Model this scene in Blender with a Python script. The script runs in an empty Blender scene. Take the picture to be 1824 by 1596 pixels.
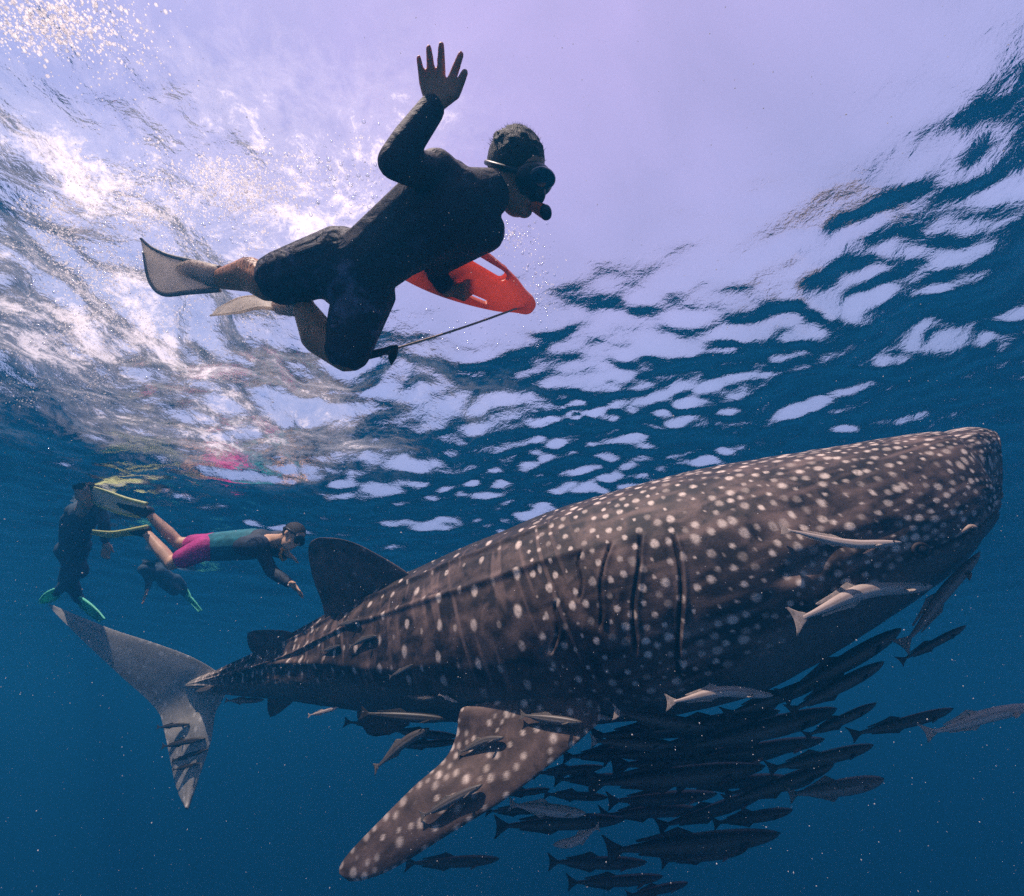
import bpy, bmesh, math, random
import numpy as np
from mathutils import Vector, Matrix
from mathutils.bvhtree import BVHTree

random.seed(7)
rng = np.random.default_rng(11)
S = bpy.context.scene
C = S.collection
rad = math.radians

# ------------------------------------------------------------------ camera, sky, sun, exposure
CAM_Z, PITCH, FPX, HALF_W, HALF_H = -1.65, 33.0, 798.0, 912.0, 798.0
cam = bpy.data.cameras.new('camera')
cam_ob = bpy.data.objects.new('camera', cam)
C.objects.link(cam_ob)
cam_ob.location = (0, 0, CAM_Z)
cam_ob.rotation_euler = (rad(90 + PITCH), 0, 0)
cam.sensor_width = 36
cam.lens = FPX / (2 * HALF_W) * 36
cam.clip_start, cam.clip_end = 0.02, 2000
S.camera = cam_ob

SUN_DIR = Vector((-0.30, -0.37, 0.88)).normalized()      # towards the sun
world = bpy.data.worlds.new('World')
S.world = world
world.use_nodes = True
wn, wl = world.node_tree.nodes, world.node_tree.links
sky = wn.new('ShaderNodeTexSky')
sky.sky_type = 'NISHITA'
sky.sun_disc = False
sky.sun_elevation = math.asin(SUN_DIR.z)
sky.sun_rotation = math.atan2(SUN_DIR.x, SUN_DIR.y)
sky.dust_density = 2.0
veil = wn.new('ShaderNodeMix')                            # thin even cloud veil over the blue
veil.data_type = 'RGBA'
tc_ = wn.new('ShaderNodeTexCoord')
cl_ = wn.new('ShaderNodeTexNoise')                        # faint streaks imitating light refracted by ripples, put into the veil
cl_.inputs['Scale'].default_value = 3.0
cl_.inputs['Detail'].default_value = 6.0
cl_.inputs['Distortion'].default_value = 0.8
wl.new(tc_.outputs['Generated'], cl_.inputs['Vector'])
mr_ = wn.new('ShaderNodeMapRange')
mr_.inputs[1].default_value, mr_.inputs[2].default_value, mr_.inputs[3].default_value, mr_.inputs[4].default_value = 0.3, 0.7, 0.54, 0.72
wl.new(cl_.outputs['Fac'], mr_.inputs[0])
wl.new(mr_.outputs[0], veil.inputs[0])
wl.new(sky.outputs[0], veil.inputs[6])
sx_ = wn.new('ShaderNodeSeparateXYZ')
wl.new(tc_.outputs['Generated'], sx_.inputs[0])
er_ = wn.new('ShaderNodeMapRange')
er_.inputs[1].default_value, er_.inputs[2].default_value = 0.60, 0.98
wl.new(sx_.outputs[2], er_.inputs[0])
vc_ = wn.new('ShaderNodeMix')                             # bluer towards the horizon, lilac overhead
vc_.data_type = 'RGBA'
vc_.inputs[6].default_value = (5.3, 5.8, 9.8, 1)
vc_.inputs[7].default_value = (6.7, 5.2, 9.0, 1)
wl.new(er_.outputs[0], vc_.inputs[0])
wl.new(vc_.outputs[2], veil.inputs[7])
wl.new(veil.outputs[2], wn['Background'].inputs[0])
wn['Background'].inputs[1].default_value = 0.092

sun = bpy.data.lights.new('sun', 'SUN')
sun.energy = 5.0
sun.angle = rad(0.5)
sun.color = (1.0, 0.84, 0.70)
sun_ob = bpy.data.objects.new('sun', sun)
C.objects.link(sun_ob)
sun_ob.rotation_euler = SUN_DIR.to_track_quat('Z', 'Y').to_euler()

S.view_settings.view_transform = 'Standard'
S.view_settings.look = 'None'
S.view_settings.exposure = 0.70
S.view_settings.gamma = 1.0
S.view_settings.use_curve_mapping = False
S.render.engine = 'CYCLES'
S.cycles.max_bounces = 8
S.cycles.diffuse_bounces = 2
S.cycles.volume_bounces = 1
S.cycles.transparent_max_bounces = 24
S.cycles.caustics_reflective = False
S.cycles.use_denoising = False
S.cycles.sample_clamp_indirect = 4.0
S.cycles.use_adaptive_sampling = True
S.cycles.adaptive_threshold = 0.02

# ------------------------------------------------------------------ helpers
cp, sp = math.cos(rad(PITCH)), math.sin(rad(PITCH))


def at(u, v, D):
    """point seen at photograph pixel u, v, at depth D"""
    X, Y = (u - HALF_W) / FPX * D, (HALF_H - v) / FPX * D
    return Vector((X, D * cp - Y * sp, CAM_Z + D * sp + Y * cp))


def at_h(u, v, h):
    """the same, at height h above the camera"""
    return at(u, v, h / (sp + cp * (HALF_H - v) / FPX))


def tag(o, label=None, cat=None, group=None, kind=None):
    if label: o['label'] = label
    if cat: o['category'] = cat
    if group: o['group'] = group
    if kind: o['kind'] = kind
    return o


def empty(name, loc):
    o = bpy.data.objects.new(name, None)
    C.objects.link(o)
    o.location = loc
    o.empty_display_size = 0.1
    return o


def link(name, me, mat, parent=None, smooth=True):
    o = bpy.data.objects.new(name, me)
    C.objects.link(o)
    if mat is not None:
        me.materials.clear()
        me.materials.append(mat)
    if smooth and me.polygons:
        me.polygons.foreach_set('use_smooth', np.ones(len(me.polygons), dtype=bool))
    if parent is not None:
        o.parent = parent
        o.matrix_parent_inverse = Matrix.Translation(parent.location).inverted() if parent.type == 'EMPTY' and parent.parent is None else Matrix.Identity(4)
    return o


def pydata(name, verts, faces):
    me = bpy.data.meshes.new(name)
    me.from_pydata([tuple(v) for v in verts], [], [tuple(f) for f in faces])
    me.update()
    return me


def grid_mesh(name, V, closed=False):
    """V is (n, m, 3); closed joins the last column to the first"""
    n, m = V.shape[:2]
    mm = m if closed else m - 1
    i, j = np.meshgrid(np.arange(n - 1), np.arange(mm), indexing='ij')
    j2 = (j + 1) % m
    q = np.stack([i * m + j, i * m + j2, (i + 1) * m + j2, (i + 1) * m + j], -1).reshape(-1, 4)
    me = bpy.data.meshes.new(name)
    me.vertices.add(n * m)
    me.vertices.foreach_set('co', V.reshape(-1).astype(np.float32))
    me.loops.add(q.size)
    me.loops.foreach_set('vertex_index', q.reshape(-1).astype(np.int32))
    me.polygons.add(len(q))
    me.polygons.foreach_set('loop_start', np.arange(0, q.size, 4, dtype=np.int32))
    me.update(calc_edges=True)
    return me


def fattr(me, name, vals):
    a = me.attributes.new(name, 'FLOAT', 'POINT')
    a.data.foreach_set('value', np.asarray(vals, dtype=np.float32).reshape(-1))


def catmull(P, n):
    """smooth resample of control rows P (k, d) to n rows"""
    P = np.asarray(P, float)
    k = len(P)
    t = np.linspace(0, k - 1, n)
    i = np.clip(t.astype(int), 0, k - 2)
    f = (t - i)[:, None]
    a, b, c, d = P[np.maximum(i - 1, 0)], P[i], P[i + 1], P[np.minimum(i + 2, k - 1)]
    return 0.5 * (2 * b + (c - a) * f + (2 * a - 5 * b + 4 * c - d) * f ** 2 + (3 * b - a - 3 * c + d) * f ** 3)


def smoothstep(a, b, x):
    t = np.clip((np.asarray(x, float) - a) / (b - a), 0, 1)
    return t * t * (3 - 2 * t)


def gnoise(x, y, seed=0):
    """2-D gradient noise"""
    xi, yi = np.floor(x).astype(np.int64), np.floor(y).astype(np.int64)
    xf, yf = x - xi, y - yi

    def grad(ix, iy, dx, dy):
        h = (ix * 374761393 + iy * 668265263 + seed * 974634777) & 0xFFFFFFFF
        h = ((h ^ (h >> 13)) * 1274126177) & 0xFFFFFFFF
        a = ((h ^ (h >> 16)) & 0xFFFF) / 65536.0 * 2 * np.pi
        return np.cos(a) * dx + np.sin(a) * dy
    u, v = xf ** 3 * (xf * (xf * 6 - 15) + 10), yf ** 3 * (yf * (yf * 6 - 15) + 10)
    a, b = grad(xi, yi, xf, yf), grad(xi + 1, yi, xf - 1, yf)
    c, d = grad(xi, yi + 1, xf, yf - 1), grad(xi + 1, yi + 1, xf - 1, yf - 1)
    return (a * (1 - u) + b * u) * (1 - v) + (c * (1 - u) + d * u) * v


class Nodes:
    """short-hand for building a material's nodes"""
    def __init__(self, name):
        self.m = bpy.data.materials.new(name)
        self.m.use_nodes = True
        self.t = self.m.node_tree
        self.n = self.t.nodes
        self.n.clear()
        self.out = self.n.new('ShaderNodeOutputMaterial')

    def add(self, typ, ins=None, **props):
        nd = self.n.new('ShaderNode' + typ)
        for k, v in props.items():
            setattr(nd, k, v)
        for k, v in (ins or {}).items():
            s = nd.inputs[k]
            if isinstance(v, bpy.types.NodeSocket):
                self.t.links.new(v, s)
            else:
                s.default_value = v
        return nd

    def attr(self, name):
        return self.add('Attribute', attribute_name=name).outputs['Fac']

    def math(self, op, a, b=None, clamp=False):
        ins = {0: a}
        if b is not None: ins[1] = b
        return self.add('Math', ins, operation=op, use_clamp=clamp).outputs[0]

    def mix(self, f, a, b, mode='MIX'):
        return self.add('Mix', {0: f, 6: a, 7: b}, data_type='RGBA', blend_type=mode).outputs[2]

    def noise(self, scale, detail=3.0, rough=0.55, vec=None, dist=0.0, dim='3D'):
        ins = {'Scale': scale, 'Detail': detail, 'Roughness': rough, 'Distortion': dist}
        if vec is not None: ins['Vector'] = vec
        return self.add('TexNoise', ins, noise_dimensions=dim).outputs['Fac']

    def ramp(self, fac, lo, hi):
        return self.add('MapRange', {0: fac, 1: lo, 2: hi, 3: 0.0, 4: 1.0}).outputs[0]

    def obj(self):
        return self.add('TexCoord').outputs['Object']

    def finish(self, shader):
        self.t.links.new(shader, self.out.inputs['Surface'])
        return self.m


def rgb(r, g, b): return (r, g, b, 1.0)


def plain(name, col, rough=0.5, var=0.35, scale=30.0, bump=0.0, spec=0.3, trans=0.0):
    N = Nodes(name)
    f = N.noise(scale, 4.0, 0.6, N.obj())
    c = N.mix(N.ramp(f, 0.3, 0.7), rgb(*[x * (1 - var) for x in col]), rgb(*[min(1, x * (1 + var)) for x in col]))
    ins = {'Base Color': c, 'Roughness': rough, 'Specular IOR Level': spec}
    if bump:
        ins['Normal'] = N.add('Bump', {'Strength': bump, 'Distance': 0.004, 'Height': N.noise(scale * 4, 3.0, 0.6, N.obj())}).outputs[0]
    s = N.add('BsdfPrincipled', ins).outputs[0]
    if trans:
        tr = N.add('BsdfTranslucent', {'Color': c}).outputs[0]
        s = N.add('MixShader', {0: trans, 1: s, 2: tr}).outputs[0]
    return N.finish(s)


def remesh(parts_bm, voxel, smooth=6):
    """parts_bm: bmesh of overlapping closed pieces -> one continuous smooth mesh"""
    me = bpy.data.meshes.new('tmp')
    parts_bm.to_mesh(me)
    parts_bm.free()
    ob = bpy.data.objects.new('tmp', me)
    C.objects.link(ob)
    r = ob.modifiers.new('r', 'REMESH')
    r.mode = 'VOXEL'
    r.voxel_size = voxel
    s = ob.modifiers.new('s', 'SMOOTH')
    s.factor, s.iterations = 0.5, smooth
    dg = bpy.context.evaluated_depsgraph_get()
    out = bpy.data.meshes.new_from_object(ob.evaluated_get(dg))
    bpy.data.objects.remove(ob)
    bpy.data.meshes.remove(me)
    return out


ICO = None


def ico_dirs():
    global ICO
    if ICO is None:
        b = bmesh.new()
        bmesh.ops.create_icosphere(b, subdivisions=2, radius=1.0)
        ICO = [v.co.copy() for v in b.verts]
        b.free()
    return ICO


def add_capsule(bm, p0, r0, p1, r1):
    t = bmesh.new()
    for p, r in ((Vector(p0), r0), (Vector(p1), r1)):
        for d in ico_dirs():
            t.verts.new(p + d * r)
    g = bmesh.ops.convex_hull(t, input=t.verts)
    bmesh.ops.delete(t, geom=list({e for e in g['geom_interior'] + g['geom_unused'] if isinstance(e, bmesh.types.BMVert)}), context='VERTS')
    me = bpy.data.meshes.new('c')
    t.to_mesh(me)
    t.free()
    bm.from_mesh(me)
    bpy.data.meshes.remove(me)


def add_ellipsoid(bm, c, axes, radii):
    """axes: three unit vectors"""
    t = bmesh.new()
    bmesh.ops.create_icosphere(t, subdivisions=3, radius=1.0)
    for v in t.verts:
        q = v.co.copy()
        v.co = Vector(c) + axes[0] * q.x * radii[0] + axes[1] * q.y * radii[1] + axes[2] * q.z * radii[2]
    if axes[0].cross(axes[1]).dot(axes[2]) < 0:
        bmesh.ops.reverse_faces(t, faces=t.faces)
    me = bpy.data.meshes.new('c')
    t.to_mesh(me)
    t.free()
    bm.from_mesh(me)
    bpy.data.meshes.remove(me)


def blob(segs, ells=(), voxel=0.008, smooth=6, grow=0.0):
    bm = bmesh.new()
    for p0, r0, p1, r1 in segs:
        add_capsule(bm, p0, r0 + grow, p1, r1 + grow)
    for c, ax, rr in ells:
        add_ellipsoid(bm, c, ax, [r + grow for r in rr])
    return remesh(bm, voxel, smooth)


def tube(name, pts, r, mat, parent=None, n=60, sides=8, r_end=None):
    P = catmull([tuple(p) for p in pts], n)
    T = np.gradient(P, axis=0)
    T /= np.linalg.norm(T, axis=1)[:, None]
    ref = np.array([0.31, 0.2, 0.93])
    A = np.cross(T, ref); A /= np.linalg.norm(A, axis=1)[:, None]
    B = np.cross(T, A)
    th = np.linspace(0, 2 * np.pi, sides, endpoint=False)
    rr = np.linspace(r, r_end if r_end is not None else r, n)[:, None, None]
    V = P[:, None] + rr * (A[:, None] * np.cos(th)[None, :, None] + B[:, None] * np.sin(th)[None, :, None])
    V = np.concatenate([np.repeat(P[:1], sides, 0)[None], V, np.repeat(P[-1:], sides, 0)[None]])
    return link(name, grid_mesh(name, V, True), mat, parent)


def fin_mesh(name, rows, thick, n=60, m=24, taper=1.0, swell=0.0):
    """rows: (lead point, trail point) from root to tip; a lens-shaped blade with real thickness. Returns mesh, (chord, span) coordinates"""
    L = catmull([tuple(r[0]) for r in rows], n)
    T = catmull([tuple(r[1]) for r in rows], n)
    mid = (L + T) / 2
    span = np.gradient(mid, axis=0)
    ch = T - L
    nor = np.cross(ch, span)
    nor /= np.linalg.norm(nor, axis=1)[:, None] + 1e-9
    for k in range(3):
        nor[1:-1] = (nor[:-2] + nor[1:-1] * 2 + nor[2:]) / 4
    nor /= np.linalg.norm(nor, axis=1)[:, None] + 1e-9
    f = 0.5 - 0.5 * np.cos(np.linspace(0, np.pi, m))
    prof = 1.45 * np.sqrt(np.clip(f, 0, 1)) * (1 - f) ** 0.9 + 0.03 * np.sin(np.pi * f)
    s = np.linspace(0, 1, n)
    th = thick * ((1 - s) ** 0.8 * taper + (1 - taper)) + thick * 0.10
    th[-1] *= 0.2
    th = th + swell * np.exp(-(s / 0.10) ** 2)
    up = L[:, None] + ch[:, None] * f[None, :, None] + nor[:, None] * (th[:, None] * prof)[..., None] * 0.5
    dn = L[:, None] + ch[:, None] * f[None, :, None] - nor[:, None] * (th[:, None] * prof)[..., None] * 0.5
    V = np.concatenate([up, dn[:, -2:0:-1]], 1)
    V = np.concatenate([V, np.repeat(V[-1:].mean(1, keepdims=True), V.shape[1], 1)])
    me = grid_mesh(name, V, True)
    fc = np.concatenate([f, f[-2:0:-1]])
    ff = np.repeat(fc[None], n + 1, 0)
    ss = np.repeat(np.append(s, 1.0)[:, None], len(fc), 1)
    side = np.repeat(np.concatenate([np.ones(m), -np.ones(m - 2)])[None], n + 1, 0)
    return me, ff, ss, side, V


# ------------------------------------------------------------------ the sea surface
def axis(lo, flo, fhi, hi, step, g=1.045):
    a = list(np.arange(flo, fhi + step / 2, step))
    d = step
    while a[-1] < hi:
        d = min(d * g, 1.2)
        a.append(a[-1] + d)
    d = step
    while a[0] > lo:
        d = min(d * g, 1.2)
        a.insert(0, a[0] - d)
    return np.array(a)


xs = axis(-43, -3.6, 3.4, 43, 0.02)
ys = axis(-9, -0.6, 4.2, 58, 0.02)
X, Y = np.meshgrid(xs, ys, indexing='ij')
# the churned patch behind the snorkeler's fins, running from overhead left to the far right
d1 = np.hypot((X + 1.75) / 1.25, (Y - 0.75) / 1.05)
d2 = np.hypot((X + 1.7) / 1.5, (Y - 1.9) / 1.0)
d3 = np.hypot((X + 0.9) / 1.35, (Y - 2.6) / 0.85)
wob = 0.28 * gnoise(X * 1.6, Y * 1.6, 5) + 0.15 * gnoise(X * 4, Y * 4, 6)
churn = np.clip(np.maximum.reduce([1 - smoothstep(0.55, 1.1, d + wob) for d in (d1, d2)] + [0.75 * (1 - smoothstep(0.5, 1.1, d3 + wob))]), 0, 1)
H = np.zeros_like(X)
dist_ = np.hypot(X * 0.6, Y - 0.1)
calm = 0.42 + 1.15 * smoothstep(0.7, 1.9, dist_) + 0.5 * smoothstep(1.2, 2.0, X) * (1 - smoothstep(1.5, 2.5, Y)) - 0.50 * smoothstep(3.6, 6.0, dist_)
for k in range(72):
    lam = 0.12 * (10.0 ** rng.random())
    ang = rad(100) + rng.normal(0, 0.62)
    kk = 2 * np.pi / lam
    sl = 0.0190 * (1.0 if lam < 1.2 else 0.75)
    H += calm * sl / kk * np.sin(kk * (X * math.cos(ang) + Y * math.sin(ang)) + rng.random() * 6.28)
wx, wy = X + 0.12 * gnoise(X * 2, Y * 2, 21), Y + 0.12 * gnoise(X * 2, Y * 2, 22)
near = 1 - smoothstep(3.0, 7.0, np.hypot(X, Y - 1.5))
far_out = smoothstep(0.9, 2.6, np.hypot(X * 0.8, Y - 0.3))
H += near * (0.020 * far_out + 0.002) * gnoise(wx * 3.0, wy * 4.5, 1)
H += near * (0.0075 * far_out) * gnoise(wx * 7, wy * 11, 2)
rdg = lambda s, a, b: 1 - 2 * np.abs(gnoise(wx * a, wy * b, s))
H += 1.3 * near * churn * (0.085 * gnoise(wx * 1.6, wy * 1.6, 7) + 0.034 * rdg(8, 3.6, 2.9) * (0.4 + gnoise(X * 1.3, Y * 1.3, 77)) + 0.016 * gnoise(wx * 8, wy * 6, 9) + 0.0030 * gnoise(wx * 19, wy * 15, 10))
H += 0.36 * smoothstep(-1.9, 0.9, X) * (1 - smoothstep(2.9, 6.0, Y)) + 0.03 * smoothstep(1.3, 2.7, X) * (1 - smoothstep(2.2, 4.2, Y))  # swell on the right, added to lift the shark's mirror image out of sight
# rings spreading from one drop
rr = np.hypot(X - 0.47, Y - 2.62)
H += 0.006 * np.exp(-(rr / 0.16) ** 2) * np.cos(rr * 70)
surf = grid_mesh('water_surface', np.stack([X, Y, H], -1))
surf.flip_normals()
if surf.polygons[0].normal.z < 0:
    surf.flip_normals()
fattr(surf, 'churn', churn)
foam = np.maximum.reduce([np.exp(-(((X + 1.15) / 0.90) ** 2 + ((Y - 0.92) / 0.50) ** 2)), 0.92 * np.exp(-(((X + 1.9) / 0.95) ** 2 + ((Y - 1.5) / 0.65) ** 2)),
                          0.75 * np.exp(-(((X + 1.7) / 1.4) ** 2 + ((Y - 2.3) / 0.7) ** 2)), 1.0 * np.exp(-(((X + 1.25) / 0.42) ** 2 + ((Y - 0.16) / 0.16) ** 2))])
fattr(surf, 'foam', foam)

N = Nodes('sea_surface')
pos = N.add('NewGeometry').outputs['Position']
ch = N.attr('churn')
b1 = N.noise(16.0, 4.0, 0.55, pos, 0.6)
b2 = N.noise(60.0, 3.0, 0.5, pos, 0.3)
hgt = N.math('ADD', N.math('MULTIPLY', b1, N.math('MULTIPLY_ADD', ch, 0.9)), N.math('MULTIPLY', b2, 0.2))
N.n[-1]
hh = N.add('Math', {0: ch, 1: 0.35, 2: 0.22}, operation='MULTIPLY_ADD').outputs[0]
hgt = N.math('ADD', N.math('MULTIPLY', b1, hh), N.math('MULTIPLY', b2, N.math('MULTIPLY', hh, 0.25)))
bmp = N.add('Bump', {'Strength': 0.55, 'Distance': 0.03, 'Height': hgt}).outputs[0]
fr = N.add('Fresnel', {'IOR': 1.333, 'Normal': bmp}).outputs[0]
tr = N.add('BsdfTransparent', {'Color': rgb(0.97, 0.94, 0.98)}).outputs[0]
gl = N.add('BsdfGlossy', {'Color': rgb(1, 1, 1), 'Roughness': 0.0, 'Normal': bmp}).outputs[0]
wat = N.add('MixShader', {0: fr, 1: tr, 2: gl}).outputs[0]
# foam lying in the churned water
wv = N.noise(1.3, 3.0, 0.5, pos)
wpos = N.add('VectorMath', {0: pos, 1: N.add('VectorMath', {0: N.add('TexNoise', {'Vector': pos, 'Scale': 1.7, 'Detail': 3.0}).outputs['Color'], 1: (0.35, 0.35, 0.35)}, operation='MULTIPLY').outputs[0]}, operation='ADD').outputs[0]
fo1 = N.noise(1.9, 5.0, 0.60, wpos, 0.3)
fo2 = N.noise(16.0, 8.0, 0.76, wpos, 0.25)
fo = N.math('ADD', N.math('MULTIPLY', fo1, 0.56), N.math('MULTIPLY', fo2, 0.44))
fo = N.math('ADD', fo, N.math('MULTIPLY', N.math('SUBTRACT', N.attr('foam'), 1.0), 0.22))
core = N.math('MULTIPLY', N.ramp(fo, 0.465, 0.53), 0.46)
milk = N.math('MULTIPLY', N.ramp(fo, 0.32, 0.54), 0.27)
fo = N.math('MULTIPLY', N.math('ADD', core, milk), N.ramp(N.attr('foam'), 0.08, 0.45))
fcol = rgb(0.90, 0.83, 0.86)
fsh = N.add('MixShader', {0: 0.75, 1: N.add('BsdfDiffuse', {'Color': fcol, 'Normal': bmp}).outputs[0],
                          2: N.add('BsdfTranslucent', {'Color': fcol, 'Normal': bmp}).outputs[0]}).outputs[0]
surf_mat = N.finish(N.add('MixShader', {0: fo, 1: wat, 2: fsh}).outputs[0])
o = link('water_surface', surf, surf_mat)
tag(o, 'rippled underside of the sea surface with the bright sky showing through', 'water', kind='structure')

# ------------------------------------------------------------------ the water's haze
def box_mesh(name, x0, x1, y0, y1, z0, z1):
    v = [(x, y, z) for x in (x0, x1) for y in (y0, y1) for z in (z0, z1)]
    f = [(0, 1, 3, 2), (4, 6, 7, 5), (0, 4, 5, 1), (2, 3, 7, 6), (0, 2, 6, 4), (1, 5, 7, 3)]
    return pydata(name, v, f)


N = Nodes('blue_water_haze')
vol = N.add('VolumePrincipled', {'Color': rgb(0.010, 0.165, 0.345), 'Density': 0.105, 'Anisotropy': 0.25, 'Absorption Color': rgb(0.0, 0.0, 0.0)})
N.t.links.new(vol.outputs[0], N.out.inputs['Volume'])
o = link('haze', box_mesh('haze', -45, 45, -10, 60, -34, 0.95), N.m, smooth=False)
tag(o, 'blue haze of the deep open sea water', 'water', kind='stuff')

# ------------------------------------------------------------------ the whale shark
def skin(name, dark, mid, pale, belly):
    N = Nodes(name)
    co = N.obj()
    n1 = N.noise(9.0, 4.0, 0.6, co, 0.4)
    n2 = N.noise(55.0, 3.0, 0.6, co)
    n3 = N.noise(3.2, 3.0, 0.6, co, 0.8)
    base = N.mix(N.math('MULTIPLY', N.ramp(n1, 0.40, 0.66), N.ramp(n3, 0.30, 0.56)), rgb(*dark), rgb(*mid))
    base = N.mix(N.math('MULTIPLY', N.attr('bar'), 0.75), base, rgb(*[x * 1.5 for x in mid]))
    base = N.mix(N.math('MULTIPLY', N.attr('back'), 0.8), base, rgb(dark[0] * 0.9, dark[1] * 1.1, dark[2] * 1.3))
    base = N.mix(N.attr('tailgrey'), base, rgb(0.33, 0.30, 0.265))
    base = N.mix(N.attr('belly'), base, rgb(*belly))
    sp_ = N.math('MULTIPLY', N.attr('spot'), N.ramp(n2, 0.15, 0.55))
    base = N.mix(N.math('MINIMUM', sp_, 1.0), base, rgb(*pale))
    base = N.mix(N.math('MULTIPLY', N.ramp(n2, 0.35, 0.75), 0.25), base, rgb(*[x * 0.6 for x in dark]))
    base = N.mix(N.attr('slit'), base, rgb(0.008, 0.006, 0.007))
    bm_ = N.add('Bump', {'Strength': 0.35, 'Distance': 0.004, 'Height': N.noise(120.0, 3.0, 0.6, co)}).outputs[0]
    return N.finish(N.add('BsdfPrincipled', {'Base Color': base, 'Roughness': 0.62, 'Specular IOR Level': 0.25, 'Normal': bm_}).outputs[0])


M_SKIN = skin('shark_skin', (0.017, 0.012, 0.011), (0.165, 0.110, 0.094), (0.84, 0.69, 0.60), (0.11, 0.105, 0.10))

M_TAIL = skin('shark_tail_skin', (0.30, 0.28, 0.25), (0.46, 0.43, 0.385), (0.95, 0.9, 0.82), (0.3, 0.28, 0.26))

# centre, half height and half width of the body from tail stock to snout
SEC = np.array([
    [-2.62, 4.06, -1.283, 0.020, 0.008], [-2.404, 3.974, -1.27, 0.062, 0.034], [-2.177, 3.873, -1.261, 0.106, 0.078], [-1.903, 3.737, -1.235, 0.159, 0.115], [-1.594, 3.579, -1.203, 0.223, 0.165],
    [-1.26, 3.414, -1.174, 0.293, 0.224], [-0.904, 3.225, -1.139, 0.377, 0.298], [-0.543, 3.054, -1.117, 0.444, 0.364], [-0.212, 2.898, -1.09, 0.496, 0.42],
    [0.125, 2.749, -1.058, 0.541, 0.476], [0.44, 2.623, -1.016, 0.571, 0.518], [0.734, 2.499, -0.978, 0.576, 0.54], [1.014, 2.389, -0.931, 0.56, 0.547],
    [1.287, 2.287, -0.866, 0.508, 0.523], [1.547, 2.184, -0.8, 0.441, 0.476], [1.779, 2.101, -0.736, 0.372, 0.447], [1.987, 2.035, -0.671, 0.314, 0.411],
    [2.115, 1.995, -0.640, 0.276, 0.365], [2.192, 1.968, -0.610, 0.260, 0.275], [2.300, 1.933, -0.600, 0.232, 0.165]])
QU = np.array([330, 370, 410, 460, 520, 590, 670, 760, 850, 950, 1050, 1150, 1250, 1350, 1450, 1540, 1620, 1690, 1745, 1785.])   # the stations these stand at
RINGS, AROUND = 900, 420
fine = catmull(np.concatenate([SEC, QU[:, None]], 1), 4000)
arc = np.concatenate([[0], np.cumsum(np.linalg.norm(np.diff(fine[:, :3], axis=0), axis=1))])
dens = 1.0 + 1.4 * ((fine[:, 5] > 1000) & (fine[:, 5] < 1240)) + 0.8 * (fine[:, 5] > 1560)
cum = np.concatenate([[0], np.cumsum((dens[1:] + dens[:-1]) / 2 * np.diff(arc))])
tt = np.interp(np.linspace(0, cum[-1], RINGS), cum, np.arange(4000))
R = np.stack([np.interp(tt, np.arange(4000), fine[:, j]) for j in range(6)], -1)
S_ARC = np.interp(tt, np.arange(4000), arc)
# blunt rounded end of the snout
CAP = 34
e = np.linspace(0, 1, CAP + 1)[1:]
tan_end = R[-1, :3] - R[-6, :3]
tan_end /= np.linalg.norm(tan_end)
capR = np.repeat(R[-1:], CAP, 0)
capR[:, :3] += tan_end * (0.026 * np.sin(e * np.pi / 2))[:, None]
k_ = np.cos(e * np.pi / 2) ** 0.60
k_[-1] = 0.0005
capR[:, 3] *= k_
capR[:, 4] *= k_
capR[:, 5] += 14 * np.sin(e * np.pi / 2)
S_ARC = np.concatenate([S_ARC, S_ARC[-1] + 0.026 * np.sin(e * np.pi / 2)])
R = np.concatenate([R, capR])
cen, ha, wa, q = R[:, :3], R[:, 3], R[:, 4], R[:, 5]
tng = np.gradient(cen, axis=0)
tng[-CAP:] = tan_end
tng /= np.linalg.norm(tng, axis=1)[:, None]
upv = np.array([0, 0, 1.0]) - tng * tng[:, 2:3]
upv /= np.linalg.norm(upv, axis=1)[:, None]
sdv = np.cross(tng, upv)                                  # towards the camera's side
TH = np.linspace(0, 2 * np.pi, AROUND, endpoint=False)
Q, T_ = np.meshgrid(q, TH, indexing='ij')
SS = np.repeat(S_ARC[:, None], AROUND, 1)
tdeg = np.degrees(np.where(T_ > np.pi, 2 * np.pi - T_, T_))   # 0 back, 180 belly, both flanks alike
ex = np.interp(q, [400, 900, 1300, 1650, 1785], [1.0, 0.97, 0.90, 0.80, 0.66])[:, None]
cth, sth = np.cos(T_), np.sin(T_)
ru = np.sign(cth) * np.abs(cth) ** ex
rs = np.sign(sth) * np.abs(sth) ** ex
# ridges along the flank, growing into the keel at the tail
disp = np.zeros_like(Q)
fade = smoothstep(340, 420, Q) * (1 - smoothstep(980, 1150, Q))
for th0, amp in ((28, 0.012), (52, 0.018), (78, 0.018)):
    c0 = th0 + 14 * smoothstep(700, 420, Q)
    disp += amp * fade * np.exp(-((tdeg - c0) / 2.4) ** 2)
kc = 84 + 34 * smoothstep(380, 800, Q)
disp += (0.018 * (1 - smoothstep(500, 900, Q)) + 0.004) * smoothstep(335, 380, Q) * (1 - smoothstep(800, 950, Q)) * np.exp(-((tdeg - kc) / 5.0) ** 2)
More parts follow.
